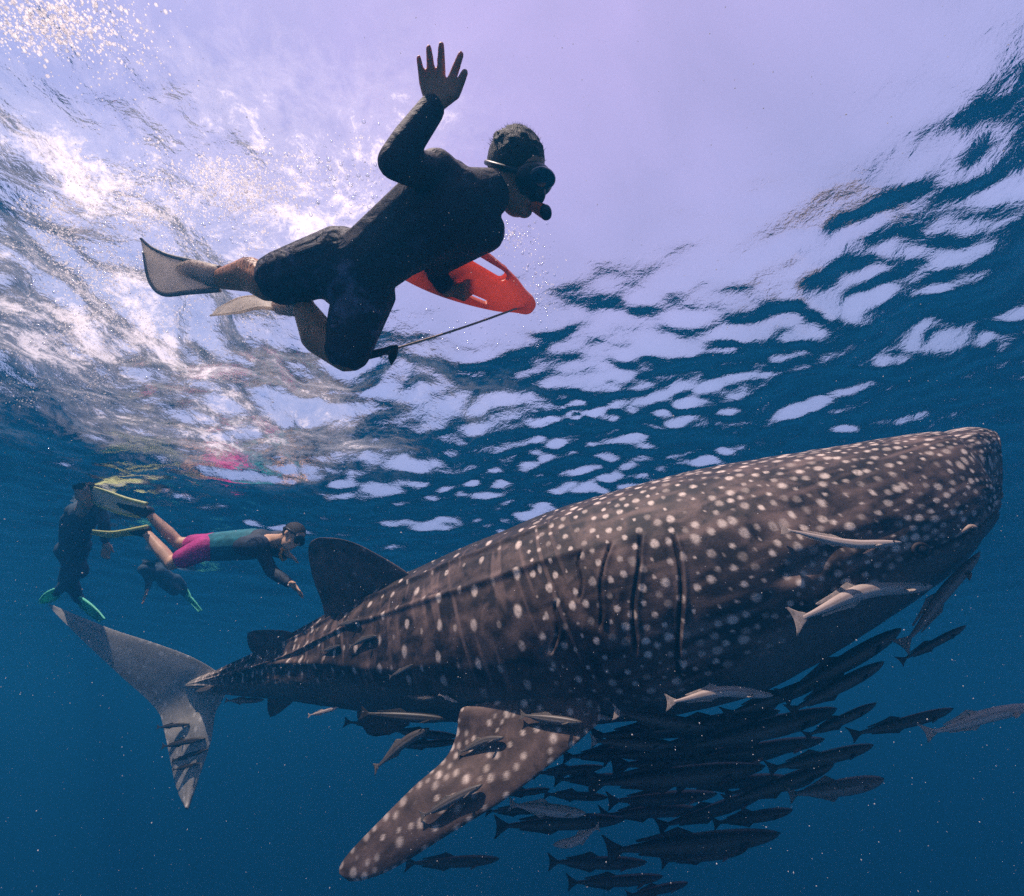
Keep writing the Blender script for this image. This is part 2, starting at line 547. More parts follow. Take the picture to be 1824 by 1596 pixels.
# five gill slits, each a lip standing over a groove
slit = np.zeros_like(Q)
for i, (q0, t0, q1, t1, w) in enumerate(((1222, 84, 1163, 148, 1.0), (1174, 79, 1122, 128, 0.85), (1131, 79, 1085, 114, 0.7), (1088, 79, 1068, 100, 0.5), (1036, 97, 1010, 120, 0.5))):
    mid_t = (tdeg - t0) / (t1 - t0)
    line = q0 + (q1 - q0) * mid_t + 4 * np.sin(mid_t * 6.5 + i)
    on = smoothstep(-0.02, 0.10, mid_t) * (1 - smoothstep(0.88, 1.02, mid_t))
    dq = Q - line
    disp += on * w * (-0.028 * np.exp(-(dq / 2.8) ** 2) + 0.012 * np.exp(-((dq - 5) / 5.0) ** 2) * (dq > 0) + 0.012 * np.exp(-25 / 25.0) * 0)
    disp += -on * w * 0.010 * np.exp(-((dq + 9) / 8) ** 2) * (dq < 0)
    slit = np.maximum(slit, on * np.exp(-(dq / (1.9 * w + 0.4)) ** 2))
# the mouth: a long groove under the snout, upper lip proud of the lower jaw
mt = np.interp(Q, [1490, 1600, 1700, 1750, 1800], [131, 137, 136, 129, 120])
mon = smoothstep(1490, 1540, Q)
dt = tdeg - mt
disp += mon * (-0.020 * np.exp(-(dt / 2.0) ** 2) + 0.008 * np.exp(-((dt + 5) / 4) ** 2)) * np.minimum(1, ha / 0.1)[:, None]
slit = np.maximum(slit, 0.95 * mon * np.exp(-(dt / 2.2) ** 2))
disp += 0.016 * 0.6 * smoothstep(1680, 1740, Q) * np.exp(-((dt - 11) / 6) ** 2)
lip = 0.8 * smoothstep(1560, 1640, Q) * np.exp(-((dt + 5.5) / 2.2) ** 2)  # upper lip edge painted paler, as if the light caught it
# folds of loose skin behind the jaw and low undulation everywhere
disp += 0.010 * smoothstep(1200, 1330, Q) * (1 - smoothstep(1450, 1520, Q)) * np.exp(-((tdeg - 94 - 8 * np.sin(Q / 55)) / 6) ** 2)
disp -= 0.012 * smoothstep(1310, 1350, Q) * (1 - smoothstep(1480, 1530, Q)) * np.exp(-((tdeg - 111 - 3 * np.sin(Q / 40)) / 4) ** 2)
lump = np.exp(-(((Q - 1372) / 34) ** 2 + ((tdeg - 103) / 5.5) ** 2)) + np.exp(-(((Q - 1345) / 26) ** 2 + ((tdeg - 118) / 5) ** 2))
disp += 0.020 * lump
disp += 0.008 * gnoise(SS * 3.0, T_ * 3.0, 31) + 0.003 * gnoise(SS * 11, T_ * 9, 32)
disp *= np.minimum(1, ha / 0.09)[:, None]
disp[:3] = 0
lean = 0.13 * smoothstep(1600, 1790, Q) * ru * (ha / 0.236)[:, None]
V = cen[:, None] + tan_end[None, None] * lean[..., None] + upv[:, None] * (ha[:, None] * ru + disp * cth)[..., None] + sdv[:, None] * (wa[:, None] * rs + disp * sth)[..., None]
body_me = grid_mesh('body', V, True)
# colour marks of the skin
bound = np.interp(Q, [340, 460, 660, 850, 1004, 1120, 1174, 1233, 1308, 1400, 1482, 1600, 1700, 1800], [114, 118, 121, 131, 139, 150, 151, 141, 134, 131, 130, 135, 134, 119])
bound = bound + 5 * gnoise(SS * 5, T_ * 4, 41)
belly = smoothstep(-6, 14, tdeg - bound)
spot = np.zeros_like(Q)


def put_spot(s0, t0, rs_, rt_, val):
    """rs_, rt_ in metres along and around the body"""
    i0 = np.searchsorted(S_ARC, s0)
    i0 = min(max(i0, 0), len(S_ARC) - 1)
    r_loc = max(0.5 * (ha[i0] + wa[i0]), 0.03)
    dti = rt_ / r_loc
    ia, ib = np.searchsorted(S_ARC, s0 - 2 * rs_), np.searchsorted(S_ARC, s0 + 2 * rs_)
    ja, jb = int((t0 - 2 * dti) / (2 * np.pi) * AROUND), int((t0 + 2 * dti) / (2 * np.pi) * AROUND) + 1
    jj = np.arange(ja, jb + 1)
    d = np.sqrt(((S_ARC[ia:ib, None] - s0) / rs_) ** 2 + ((jj[None] * 2 * np.pi / AROUND - t0) / dti) ** 2)
    val_ = val * (1 - smoothstep(0.58, 1.10, d + 0.05 * np.sin(3 * np.arctan2(jj[None] * 2 * np.pi / AROUND - t0, (S_ARC[ia:ib, None] - s0) / rs_ * dti + 1e-6) + t0 * 40)))
    w_ = spot[ia:ib][:, jj % AROUND]
    spot[ia:ib, jj % AROUND] = np.maximum(w_, val_)


s_of_q = lambda qq: float(np.interp(qq, q, S_ARC))
s = s_of_q(352)
col = 0
while s < s_of_q(1040):
    i0 = np.searchsorted(S_ARC, s)
    a_ = ha[i0]
    big = col % 2 == 0
    dth = (0.30 if big else 0.34) + 0.05 * random.random()
    t = (0.10 if big else 0.25) + 0.06 * random.random()
    while t < 2 * np.pi:
        r_ = (0.013 + 0.009 * a_ / 0.5) * (1.0 if big else 0.62) * random.uniform(0.8, 1.15)
        put_spot(s + random.gauss(0, 0.010) + 0.05 * math.sin(t * 2.0) * a_, t + random.gauss(0, 0.02), r_ * 0.85, r_ * random.uniform(1.15, 1.5), random.uniform(0.7, 1.0) if big else random.uniform(0.35, 0.7))
        t += dth
    s += 0.040 + 0.15 * a_
    col += 1
pts, cells = [], {}
for tries in range(30000):
    qq = random.uniform(1000, 1799)
    t = random.uniform(0, 2 * np.pi)
    s0 = s_of_q(qq)
    i0 = min(np.searchsorted(S_ARC, s0), len(S_ARC) - 1)
    rl = 0.5 * (ha[i0] + wa[i0])
    gap = float(np.interp(qq, [1000, 1250, 1450, 1620, 1720, 1800], [0.066, 0.053, 0.045, 0.034, 0.026, 0.020])) * random.uniform(0.8, 1.1)
    p_ = cen[i0] + upv[i0] * ha[i0] * math.cos(t) + sdv[i0] * wa[i0] * math.sin(t)
    ck = tuple(int(math.floor(c_ / 0.09)) for c_ in p_)
    if all((p_[0] - o_[0]) ** 2 + (p_[1] - o_[1]) ** 2 + (p_[2] - o_[2]) ** 2 > gap * gap
           for dx in (-1, 0, 1) for dy in (-1, 0, 1) for dz in (-1, 0, 1) for o_ in cells.get((ck[0] + dx, ck[1] + dy, ck[2] + dz), ())):
        cells.setdefault(ck, []).append(p_)
        pts.append((s0, t, rl))
for s0, t, rl in pts:
    qq = float(np.interp(s0, S_ARC, q))
    r_ = float(np.interp(qq, [1000, 1250, 1450, 1620, 1720, 1800], [0.0140, 0.0148, 0.0138, 0.0112, 0.0088, 0.0072])) * random.choice((0.45, 0.6, 0.8, 0.95, 1.05, 1.2, 1.4))
    dorsal = abs((t + math.pi) % (2 * math.pi) - math.pi) < 0.9
    put_spot(s0, t, r_ * (1.4 if dorsal else 1.05), r_, random.choice((0.35, 0.55, 0.75, 0.9, 1.0)))
spot *= 1 - 0.93 * smoothstep(-10, 12, tdeg - bound)
bar = smoothstep(0.18, 0.42, gnoise(SS * 26 + 1.5 * np.sin(T_ * 2), T_ * 1.1, 51)) * 0.8 * (1 - smoothstep(950, 1150, Q)) * (1 - belly)
hb = np.clip(gnoise(SS * 4.0, T_ * 13 + SS * 2, 52) * 1.8, 0, 1) * smoothstep(1000, 1200, Q) * (1 - belly)
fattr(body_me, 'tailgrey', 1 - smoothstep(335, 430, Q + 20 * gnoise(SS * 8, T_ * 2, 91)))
fattr(body_me, 'back', 1 - smoothstep(30, 62, tdeg))
spot *= 1 - 0.5 * (1 - smoothstep(0, 35, tdeg))
fattr(body_me, 'spot', spot)
fattr(body_me, 'belly', belly)
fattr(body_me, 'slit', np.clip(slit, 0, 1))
fattr(body_me, 'bar', np.clip(np.maximum(bar, hb) + 0.45 * np.clip(lump, 0, 1) + lip, 0, 1))

shark = empty('whale_shark', (0.44, 2.623, -1.016))
tag(shark, 'huge brown whale shark covered in pale spots gliding below the snorkelers', 'whale shark')
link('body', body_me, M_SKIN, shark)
SHARK_V = V
bvh_body = BVHTree.FromPolygons([tuple(v) for v in V.reshape(-1, 3)], [tuple(p.vertices) for p in body_me.polygons])


def px_rows(rows, dl, dt=None):
    """outline rows (u, v, u, v) with depths for the leading and the trailing edge"""
    n_ = len(rows)
    dt = dt or dl
    dl = np.interp(np.linspace(0, 1, n_), np.linspace(0, 1, len(dl)), dl)
    dt = np.interp(np.linspace(0, 1, n_), np.linspace(0, 1, len(dt)), dt)
    return [(at(r[0], r[1], dl[i]), at(r[2], r[3], dt[i])) for i, r in enumerate(rows)]


def shark_fin(name, rows, thick, spots=0, gap=0.055, rad_=0.014, belly_side=0, tone=0.0, mat=None, n=110, m=60, swell=0.0, smax=1.0):
    me, ff, ss, side, Vf = fin_mesh(name, rows, thick, n, m, 1.0, swell)
    sp_ = np.zeros_like(ff)
    Pm = Vf.reshape(-1, 3)
    pts_ = []
    tries = 0
    while len(pts_) < spots and tries < spots * 60:
        tries += 1
        k = random.randrange(len(Pm))
        if ss.reshape(-1)[k] > smax: continue
        p = Pm[k]
        if all(np.linalg.norm(p - p2) > gap for p2 in pts_):
            pts_.append(p)
            r_ = rad_ * random.uniform(0.6, 1.25)
            d = np.linalg.norm((Pm - p) * np.array([1.0, 1.0, 0.8]), axis=1) / r_
            sp_ = np.maximum(sp_, (random.uniform(0.45, 0.95) * (1 - smoothstep(0.5, 1.2, d))).reshape(ff.shape))
    edge = np.maximum(smoothstep(0.10, 0.0, ff), 0) * 0.0
    fattr(me, 'spot', sp_)
    fattr(me, 'belly', np.full_like(ff, tone) + edge + (0.6 * (side * belly_side > 0)))
    fattr(me, 'slit', np.zeros_like(ff))
    fattr(me, 'bar', np.clip(0.5 + 0.9 * gnoise(ff * 5 + 3, ss * 7, 61), 0, 1) * 0.7)
    return link(name, me, mat or M_SKIN, shark), Vf, me


fin_bvhs = []
pec, Vp, me_p = shark_fin('pectoral_fin', px_rows([
    (1045, 1165, 900, 1212), (1052, 1212, 852, 1252), (1070, 1275, 821, 1264), (1040, 1312, 812, 1312), (980, 1362, 792, 1352), (900, 1424, 738, 1400),
    (800, 1486, 676, 1462), (705, 1545, 628, 1512), (650, 1567, 607, 1540), (622, 1570, 604, 1556)], [2.26, 2.09, 2.025, 1.985, 1.97, 1.95, 1.93, 1.91, 1.90, 1.9],
    [2.36, 2.27, 2.24, 2.19, 2.14, 2.07, 2.0, 1.95, 1.92, 1.9]), 0.085, spots=210, gap=0.036, rad_=0.0145, n=170, m=90, smax=0.93, swell=0.05)
fin_bvhs.append(BVHTree.FromPolygons([tuple(v) for v in Vp.reshape(-1, 3)], [tuple(p.vertices) for p in me_p.polygons]))
shark_fin('pectoral_fin', [(Vector((0.70, 2.85, -1.25)), Vector((0.28, 3.0, -1.27))), (Vector((0.66, 3.15, -1.33)), Vector((0.22, 3.25, -1.33))),
    (Vector((0.50, 3.55, -1.40)), Vector((0.16, 3.55, -1.39))), (Vector((0.18, 3.95, -1.47)), Vector((-0.04, 3.9, -1.45))), (Vector((-0.16, 4.2, -1.52)), Vector((-0.20, 4.17, -1.51)))], 0.08, spots=60, gap=0.06)
shark_fin('dorsal_fin', px_rows([(760, 1050, 590, 1128), (728, 1022, 580, 1102), (700, 1003, 572, 1070), (668, 985, 558, 1032), (636, 969, 551, 1000), (606, 960, 549, 978), (580, 958, 553, 966), (568, 958, 558, 962)],
    [2.88, 2.93, 2.96, 3.0], [3.14, 3.15, 3.16, 3.1]), 0.085, spots=14, gap=0.09, rad_=0.011, swell=0.05, smax=0.5)
shark_fin('rear_dorsal_fin', px_rows([(540, 1135, 468, 1175), (518, 1126, 450, 1163), (495, 1122, 442, 1148), (470, 1122, 440, 1134), (452, 1123, 441, 1127)], [3.18, 3.25], [3.32, 3.34]), 0.05, swell=0.02, n=50, m=30)
tail, Vt, me_t = shark_fin('tail_fin', px_rows([
    (85, 1074, 87, 1080), (140, 1097, 113, 1107), (200, 1121, 158, 1151), (280, 1147, 218, 1207), (345, 1172, 262, 1246), (392, 1202, 284, 1272), (402, 1234, 291, 1296),
    (384, 1270, 297, 1322), (376, 1320, 304, 1358), (356, 1382, 314, 1404), (341, 1425, 326, 1432), (334, 1440, 331, 1441)][::-1], [3.24, 3.30, 3.40, 3.49, 3.57, 3.62, 3.72, 3.90, 4.08]), 0.05, spots=80, gap=0.06, rad_=0.015, tone=0.0, mat=M_TAIL, n=190, m=80, smax=0.78)
fin_bvhs.append(BVHTree.FromPolygons([tuple(v) for v in Vt.reshape(-1, 3)], [tuple(p.vertices) for p in me_t.polygons]))
shark_fin('anal_fin', px_rows([(535, 1236, 478, 1234), (520, 1252, 476, 1256), (500, 1268, 478, 1270), (488, 1276, 481, 1277)], [3.25, 3.25], [3.32, 3.34]), 0.035, tone=0.2, n=40, m=24)
shark_fin('pelvic_fin', px_rows([(742, 1262, 640, 1250), (728, 1290, 636, 1276), (700, 1306, 648, 1298), (668, 1312, 655, 1308)], [2.80, 2.78], [2.86, 2.84]), 0.05, tone=0.1, n=40, m=24)


def hit_depth(u, v, extra=True):
    org = Vector((0, 0, CAM_Z))
    d = (at(u, v, 1.0) - org)
    best = None
    for b in [bvh_body] + (fin_bvhs if extra else []):
        h = b.ray_cast(org, d.normalized())
        if h[0] is not None:
            k = (h[0] - org).length / d.length
            best = k if best is None else min(best, k)
    return best


M_EYE = plain('shark_eye', (0.01, 0.01, 0.012), 0.15, 0.1)
M_LID = M_SKIN


def ball(name, c, r, mat, parent, squash=None):
    bm = bmesh.new()
    bmesh.ops.create_uvsphere(bm, u_segments=20, v_segments=12, radius=r)
    if squash:
        for v_ in bm.verts:
            v_.co = Vector((v_.co.x * squash[0], v_.co.y * squash[1], v_.co.z * squash[2]))
    for v_ in bm.verts: v_.co += Vector(c)
    me = bpy.data.meshes.new(name)
    bm.to_mesh(me)
    bm.free()
    return link(name, me, mat, parent)


eye_p = at(1640, 980, hit_depth(1640, 980) or 1.75)
eye_n = (Vector((0, 0, CAM_Z)) - eye_p).normalized()
lid = [eye_p + eye_n * .004 + Vector((1, 0, 0)) * .030 * math.cos(t_) + Vector((0, -0.4, 0.92)) * .024 * math.sin(t_) for t_ in np.linspace(0, 2 * math.pi, 16)]
tube('eyelid', lid, .009, M_SKIN, shark, 40)
ball('eye', eye_p, 0.022, M_EYE, shark)
d_n = hit_depth(1730, 943) or 1.8
M_NOS = plain('nostril_skin', (0.34, 0.24, 0.19), 0.55, 0.3, 60)
nb = bmesh.new()
add_ellipsoid(nb, at(1728, 940, d_n), (Vector((1, 0, 0)), Vector((0, 1, 0)), Vector((0, 0, 1))), (0.028, 0.018, 0.016))
add_capsule(nb, at(1728, 938, d_n - 0.01), 0.010, at(1700, 955, d_n - 0.005), 0.007)
link('nostril', remesh(nb, 0.004, 4), M_NOS, shark)
ball('nostril_hole', at(1733, 942, d_n - 0.025), 0.008, M_EYE, shark)

# ------------------------------------------------------------------ the fish: remoras and the school under the belly
def fish_skin(name, back, belly_c, stripe):
    N = Nodes(name)
    t = N.attr('height')
    n1 = N.noise(14.0, 4.0, 0.6, N.obj())
    c = N.mix(N.ramp(t, -0.25, 0.35), rgb(*belly_c), rgb(*back))
    c = N.mix(N.math('MULTIPLY', N.ramp(N.math('ABSOLUTE', N.math('SUBTRACT', t, 0.08)), 0.26, 0.10), 0.8), c, rgb(*stripe))
    c = N.mix(N.math('MULTIPLY', N.ramp(n1, 0.4, 0.7), 0.35), c, rgb(*[x * 0.55 for x in back]))
    return N.finish(N.add('BsdfPrincipled', {'Base Color': c, 'Roughness': 0.42, 'Specular IOR Level': 0.35}).outputs[0])


M_FISH = {
    'dark': fish_skin('dark_fish_skin', (0.024, 0.021, 0.021), (0.075, 0.072, 0.064), (0.012, 0.011, 0.012)),
    'pale': fish_skin('pale_fish_skin', (0.46, 0.37, 0.33), (0.50, 0.42, 0.38), (0.30, 0.22, 0.20)),
    'grey': fish_skin('grey_fish_skin', (0.09, 0.075, 0.07), (0.20, 0.175, 0.16), (0.05, 0.045, 0.045)),
}
M_FFIN = {'dark': plain('dark_fish_fin', (0.045, 0.042, 0.042), 0.5, 0.4, 40, trans=0.35), 'pale': plain('pale_fish_fin', (0.58, 0.48, 0.42), 0.5, 0.3, 40, trans=0.45),
          'grey': plain('grey_fish_fin', (0.22, 0.19, 0.17), 0.5, 0.4, 40, trans=0.4)}
M_FEYE = plain('fish_eye', (0.02, 0.02, 0.02), 0.2, 0.2)


def make_fish(kind, name, bend, stout=1.0, tail_kind=None, loc=(0, 0, 0)):
    """unit length: nose at x = 0, tail tip at x = -1, back up; bend swings the rear sideways and up"""
    sx = np.array([0, .012, .04, .09, .16, .26, .38, .50, .62, .73, .82, .885, .92])
    hh_ = np.array([.004, .014, .026, .041, .054, .063, .066, .062, .052, .039, .026, .018, .016]) * stout
    ww_ = np.array([.008, .024, .038, .048, .052, .052, .050, .045, .036, .026, .017, .010, .006]) * stout
    st = np.linspace(0, .92, 34)
    hs, ws = np.interp(st, sx, hh_), np.interp(st, sx, ww_)
    off = lambda s_: np.stack([np.zeros_like(s_), bend[0] * np.maximum(0, s_ - .25) ** 1.6 + bend[2] * np.sin(s_ * 6.0) * s_, bend[1] * np.maximum(0, s_ - .3) ** 1.6 + bend[3] * np.sin(s_ * 5.5) * s_], -1)
    th = np.linspace(0, 2 * np.pi, 16, endpoint=False)
    ctr = np.stack([-st, 0 * st, 0 * st], -1) + off(st)
    ctr[:, 2] += np.interp(st, [0, .1, .4], [0.008, 0.004, 0])
    V_ = np.zeros((len(st), 16, 3))
    V_[..., 0] = ctr[:, 0:1]
    V_[..., 1] = ctr[:, 1:2] + ws[:, None] * np.sin(th)
    V_[..., 2] = ctr[:, 2:3] + hs[:, None] * np.cos(th) * np.where(np.cos(th) < 0, 1.1, 0.95)
    V_ = np.concatenate([np.repeat(ctr[:1], 16, 0)[None], V_, np.repeat(ctr[-1:], 16, 0)[None]])
    me = grid_mesh('fish_body', V_, True)
    fattr(me, 'height', np.repeat(np.cos(th)[None], len(st) + 2, 0))
    root = empty(name, loc)
    link('body', me, M_FISH[kind], root).matrix_parent_inverse = Matrix.Identity(4)
    fm = M_FFIN[tail_kind or kind]

    def fin_part(nm, rows, th_, mat=fm):
        r2 = []
        for a, b in rows:
            a, b = np.array(a, float), np.array(b, float)
            r2.append((a + off(np.array([-a[0]]))[0], b + off(np.array([-b[0]]))[0]))
        m_, *_r = fin_mesh(nm, r2, th_, 12, 8)
        link(nm, m_, mat, root).matrix_parent_inverse = Matrix.Identity(4)
    tl = 0.075 * (0.7 + 0.3 * stout)
    fin_part('tail_fin', [((-.985, 0, tl), (-1.0, 0, tl * 1.02)), ((-.94, 0, tl * .55), (-.985, 0, tl * .6)), ((-.89, 0, .014), (-.98, 0, .012)), ((-.88, 0, 0), (-.978, 0, 0)),
                          ((-.89, 0, -.014), (-.98, 0, -.012)), ((-.94, 0, -tl * .55), (-.985, 0, -tl * .6)), ((-.985, 0, -tl), (-1.0, 0, -tl * 1.02))], 0.012)
    fin_part('dorsal_fin', [((-.46, 0, .050 * stout), (-.80, 0, .024)), ((-.52, 0, .085 * stout), (-.80, 0, .036)), ((-.56, 0, .105 * stout), (-.66, 0, .07 * stout))], 0.010, M_FFIN[kind])
    fin_part('anal_fin', [((-.50, 0, -.058 * stout), (-.80, 0, -.024)), ((-.55, 0, -.085 * stout), (-.80, 0, -.034)), ((-.58, 0, -.10 * stout), (-.66, 0, -.07 * stout))], 0.010, M_FFIN[kind])
    for sg in (1, -1):
        fin_part('pectoral_fin', [((-.19, sg * .045 * stout, -.012), (-.235, sg * .045 * stout, -.016)), ((-.23, sg * .085, -.035), (-.275, sg * .075, -.035)), ((-.285, sg * .105, -.05), (-.30, sg * .10, -.05))], 0.008, M_FFIN[kind])
    for sg in (1, -1):
        ball('eye', (-.085, sg * .044 * stout, .008), .008, M_FEYE, root).matrix_parent_inverse = Matrix.Identity(4)
    return root


def copy_fish(proto):
    r = proto.copy()
    C.objects.link(r)
    for c_ in list(proto.children):
        d = c_.copy()
        C.objects.link(d)
        d.parent = r
    return r


PROTO, USED = {}, set()
BENDS = {'s': (0, 0, 0, 0), 'a': (.10, .03, .010, 0), 'b': (-.12, -.02, -.012, 0), 'u': (0.02, .22, 0, -.03), 'd': (-.03, -.22, 0, .03), 'w': (.05, .02, .03, .025)}


def fish(u0, v0, u1, v1, D, kind, bend, label, name='cobia', group=None, stout=1.0, D1=None, tail=None, on=False, roll=0.0):
    """u0, v0 tail; u1, v1 nose"""
    if on:
        h0, h1 = hit_depth(u0, v0), hit_depth(u1, v1)
        h0 = h0 or h1 or D
        h1 = h1 or h0
        Dt, Dn = h0 - on, h1 - on
    else:
        Dt, Dn = D, D1 or D
        for uu, vv in ((u0, v0), (u1, v1), ((u0 + u1) / 2, (v0 + v1) / 2)):
            h = hit_depth(uu, vv, False)
            if h is not None and min(Dt, Dn) > h - 0.06:
                k = h - 0.10 - max(Dt, Dn)
                Dt, Dn = Dt + k, Dn + k
    p0, p1 = at(u0, v0, Dt), at(u1, v1, Dn)
    L = (p1 - p0).length
    xa = (p1 - p0).normalized()
    za = (Vector((0, 0, 1)) - xa * xa.z).normalized()
    ya = za.cross(xa)
    Rm = Matrix((xa, ya, za)).transposed().to_4x4() @ Matrix.Rotation(roll, 4, 'X')
    key = (kind, bend, stout, tail, name)
    if key not in PROTO:
        PROTO[key] = make_fish(kind, name, BENDS[bend], stout, tail)
    r = PROTO[key] if key not in USED else copy_fish(PROTO[key])
    USED.add(key)
    r.matrix_world = Matrix.Translation(p1) @ Rm @ Matrix.Scale(L, 4)
    tag(r, label, 'fish', group)
    return r


GS = 'dark fish schooling under the whale shark'
GR = 'remoras riding on the whale shark'
SCHOOL = [
    (1041, 1397, 1364, 1367, 2.0, 'dark', 's', 'large dark fish in mid school with its fan tail behind the pale-tailed ones', 1.0),
    (948, 1378, 1076, 1366, 2.45, 'dark', 's', 'small dark fish peeking out beside the pectoral fin edge below the belly', 1.1),
    (1086, 1372, 1420, 1330, 2.35, 'dark', 'a', 'dark fish close under the belly above the largest mid-school fish', 1.0),
    (881, 1467, 1115, 1460, 2.2, 'dark', 'b', 'dark fish just right of the pectoral fin below a pale-headed fish', 1.0),
    (1170, 1480, 1370, 1408, 2.15, 'dark', 'a', 'slim dark fish rising steeply with its tail down in the lower school', 1.0),
    (1075, 1516, 1391, 1487, 2.0, 'dark', 's', 'long dark fish along the bottom of the school with raised dorsal fin', 1.0),
    (975, 1535, 1153, 1537, 2.2, 'dark', 's', 'dark fish below the white upturned tail at the school bottom', 1.1),
    (1009, 1578, 1182, 1562, 2.2, 'dark', 'a', 'dark fish with pale belly second lowest of the school', 1.0),
    (1115, 1596, 1226, 1573, 2.25, 'dark', 's', 'lowest dark fish of the school cut by the picture edge', 1.2),
    (1173, 1531, 1325, 1518, 2.3, 'dark', 'b', 'small dark fish swimming tucked under the long bottom fish', 1.0),
    (1268, 1467, 1413, 1443, 2.15, 'dark', 's', 'plump dark fish alone between the rising fish and the bottom fish', 1.25),
    (1066, 1449, 1247, 1442, 2.3, 'dark', 'w', 'dark humped fish in the middle of the lower school', 1.2),
    (967, 1412, 1083, 1421, 2.35, 'dark', 'b', 'dark fish heading slightly down near the pectoral fin', 1.2),
    (890, 1416, 980, 1406, 2.45, 'dark', 's', 'short dark fish half hidden by the pectoral fin', 1.2),
    (862, 1448, 985, 1440, 2.3, 'dark', 'a', 'dark fish emerging from behind the pectoral fin above its neighbour', 1.0),
    (1080, 1427, 1278, 1415, 2.25, 'dark', 's', 'dark fish following just below the largest mid-school fish', 1.1),
    (1369, 1374, 1557, 1328, 2.0, 'dark', 'a', 'dark fish at the school front with thin forked tail below the pale runner', 1.1),
    (1432, 1313, 1562, 1253, 2.0, 'dark', 's', 'dark slender fish climbing ahead of the school under the chin', 1.1),
    (1518, 1313, 1699, 1263, 1.95, 'dark', 'a', 'dark fish with fan tail just behind the pale leading fish', 1.0),
    (1600, 1179, 1722, 1115, 1.9, 'dark', 's', 'lone dark fish with round tail in open water under the snout', 0.95),
    (1285, 1412, 1447, 1393, 2.2, 'dark', 'b', 'dark fish below the forked-tail front fish', 1.1),
    (1290, 1432, 1487, 1362, 2.1, 'dark', 's', 'dark fish overlapping two others at the school front', 1.1),
    (1215, 1338, 1492, 1264, 2.1, 'dark', 'a', 'dark fish with paler belly at the upper front of the school', 1.15),
    (1150, 1335, 1430, 1275, 2.2, 'dark', 's', 'dark fish pressed up against the belly at the front of the school', 1.0),
    (1390, 1245, 1607, 1121, 2.0, 'dark', 's', 'dark fish hugging the throat line under the lower jaw', 1.1),
    (1400, 1268, 1576, 1180, 1.95, 'dark', 'b', 'dark fish just below the one hugging the throat', 1.1),
    (1290, 1278, 1480, 1205, 2.05, 'dark', 'a', 'dark fish under the throat behind the pair at the jaw', 1.1),
    (1050, 1312, 1290, 1290, 2.15, 'dark', 's', 'dark fish in the densest part right of the pectoral fin root', 1.1),
    (1070, 1345, 1280, 1328, 2.1, 'dark', 'b', 'dark fish below the pale small tail in the dense upper school', 1.1),
    (1140, 1306, 1390, 1268, 2.05, 'dark', 's', 'dark fish beneath the large pale remora', 1.0),
    (1000, 1345, 1180, 1338, 2.3, 'dark', 'w', 'dark fish leaving the shadow of the pectoral fin', 1.1),
    (985, 1392, 1140, 1383, 2.4, 'dark', 'a', 'dim dark fish behind the tail of the largest mid-school fish', 1.1),
    (1200, 1402, 1400, 1384, 2.35, 'dark', 's', 'dim dark fish deep in the school behind the largest one', 1.0),
    (1230, 1350, 1470, 1318, 2.3, 'dark', 'b', 'dim dark fish in the second layer of the upper school', 1.0),
    (720, 1538, 890, 1531, 2.35, 'dark', 's', 'lone dark fish passing behind the pectoral fin tip', 1.0),
    (690, 1302, 815, 1312, 2.5, 'dark', 'a', 'dark fish under the belly left of the pectoral fin', 1.1),
    (700, 1330, 822, 1320, 2.5, 'dark', 's', 'dark fish lowest in the small bunch left of the pectoral fin', 1.0),
    (615, 1285, 730, 1292, 2.6, 'dark', 'b', 'dark fish rearmost of the bunch left of the pectoral fin', 1.0),
    (640, 1270, 800, 1282, 2.6, 'dark', 's', 'dark fish skimming the belly in front of the pelvic fin', 1.0),
]
for u0, v0, u1, v1, D, kd, bd, lab, stt in SCHOOL:
    D += 0.40 * max(0.0, min(1.0, (1480 - u1) / 200.0)) if u0 > 860 else 0.30
    fish(u0, v0, u1, v1, D, kd, bd, lab, 'cobia', GS, round(stt * 0.72, 2), D1=D - 0.03)
fish(663, 1352, 765, 1298, 2.35, 'grey', 'd', 'grey fish rising with a brownish tail left of the pectoral fin', 'cobia', GS, 1.1)
fish(905, 1432, 1044, 1450, 2.05, 'pale', 's', 'fish with a pale back nosing down right of the pectoral fin', 'cobia', GS, 1.0)
fish(1072, 1488, 985, 1506, 2.0, 'pale', 'u', 'fish turning away with a wide white tail near the school bottom', 'cobia', GS, 1.2)
fish(1407, 1420, 1575, 1388, 2.0, 'grey', 'a', 'grey fish with pale nose alone at the lower front of the school', 'cobia', GS, 1.1)
fish(1644, 1304, 1846, 1256, 1.75, 'pale', 'w', 'pale blotched fish leading the school out of the picture', 'cobia', GS, 0.72)
fish(1090, 1268, 1262, 1296, 1.95, 'dark', 's', 'dark fish with a pale fan tail beside the pectoral fin root', 'cobia', GS, 1.0, tail='pale')
fish(1052, 1322, 1200, 1326, 2.0, 'dark', 'a', 'dark fish with a small pale tail under the pectoral fin root', 'cobia', GS, 1.0, tail='pale')
fish(1600, 1152, 1748, 984, 1.80, 'grey', 'w', 'long grey remora hanging steeply along the lower jaw', 'remora', GR, 0.58, D1=1.86)
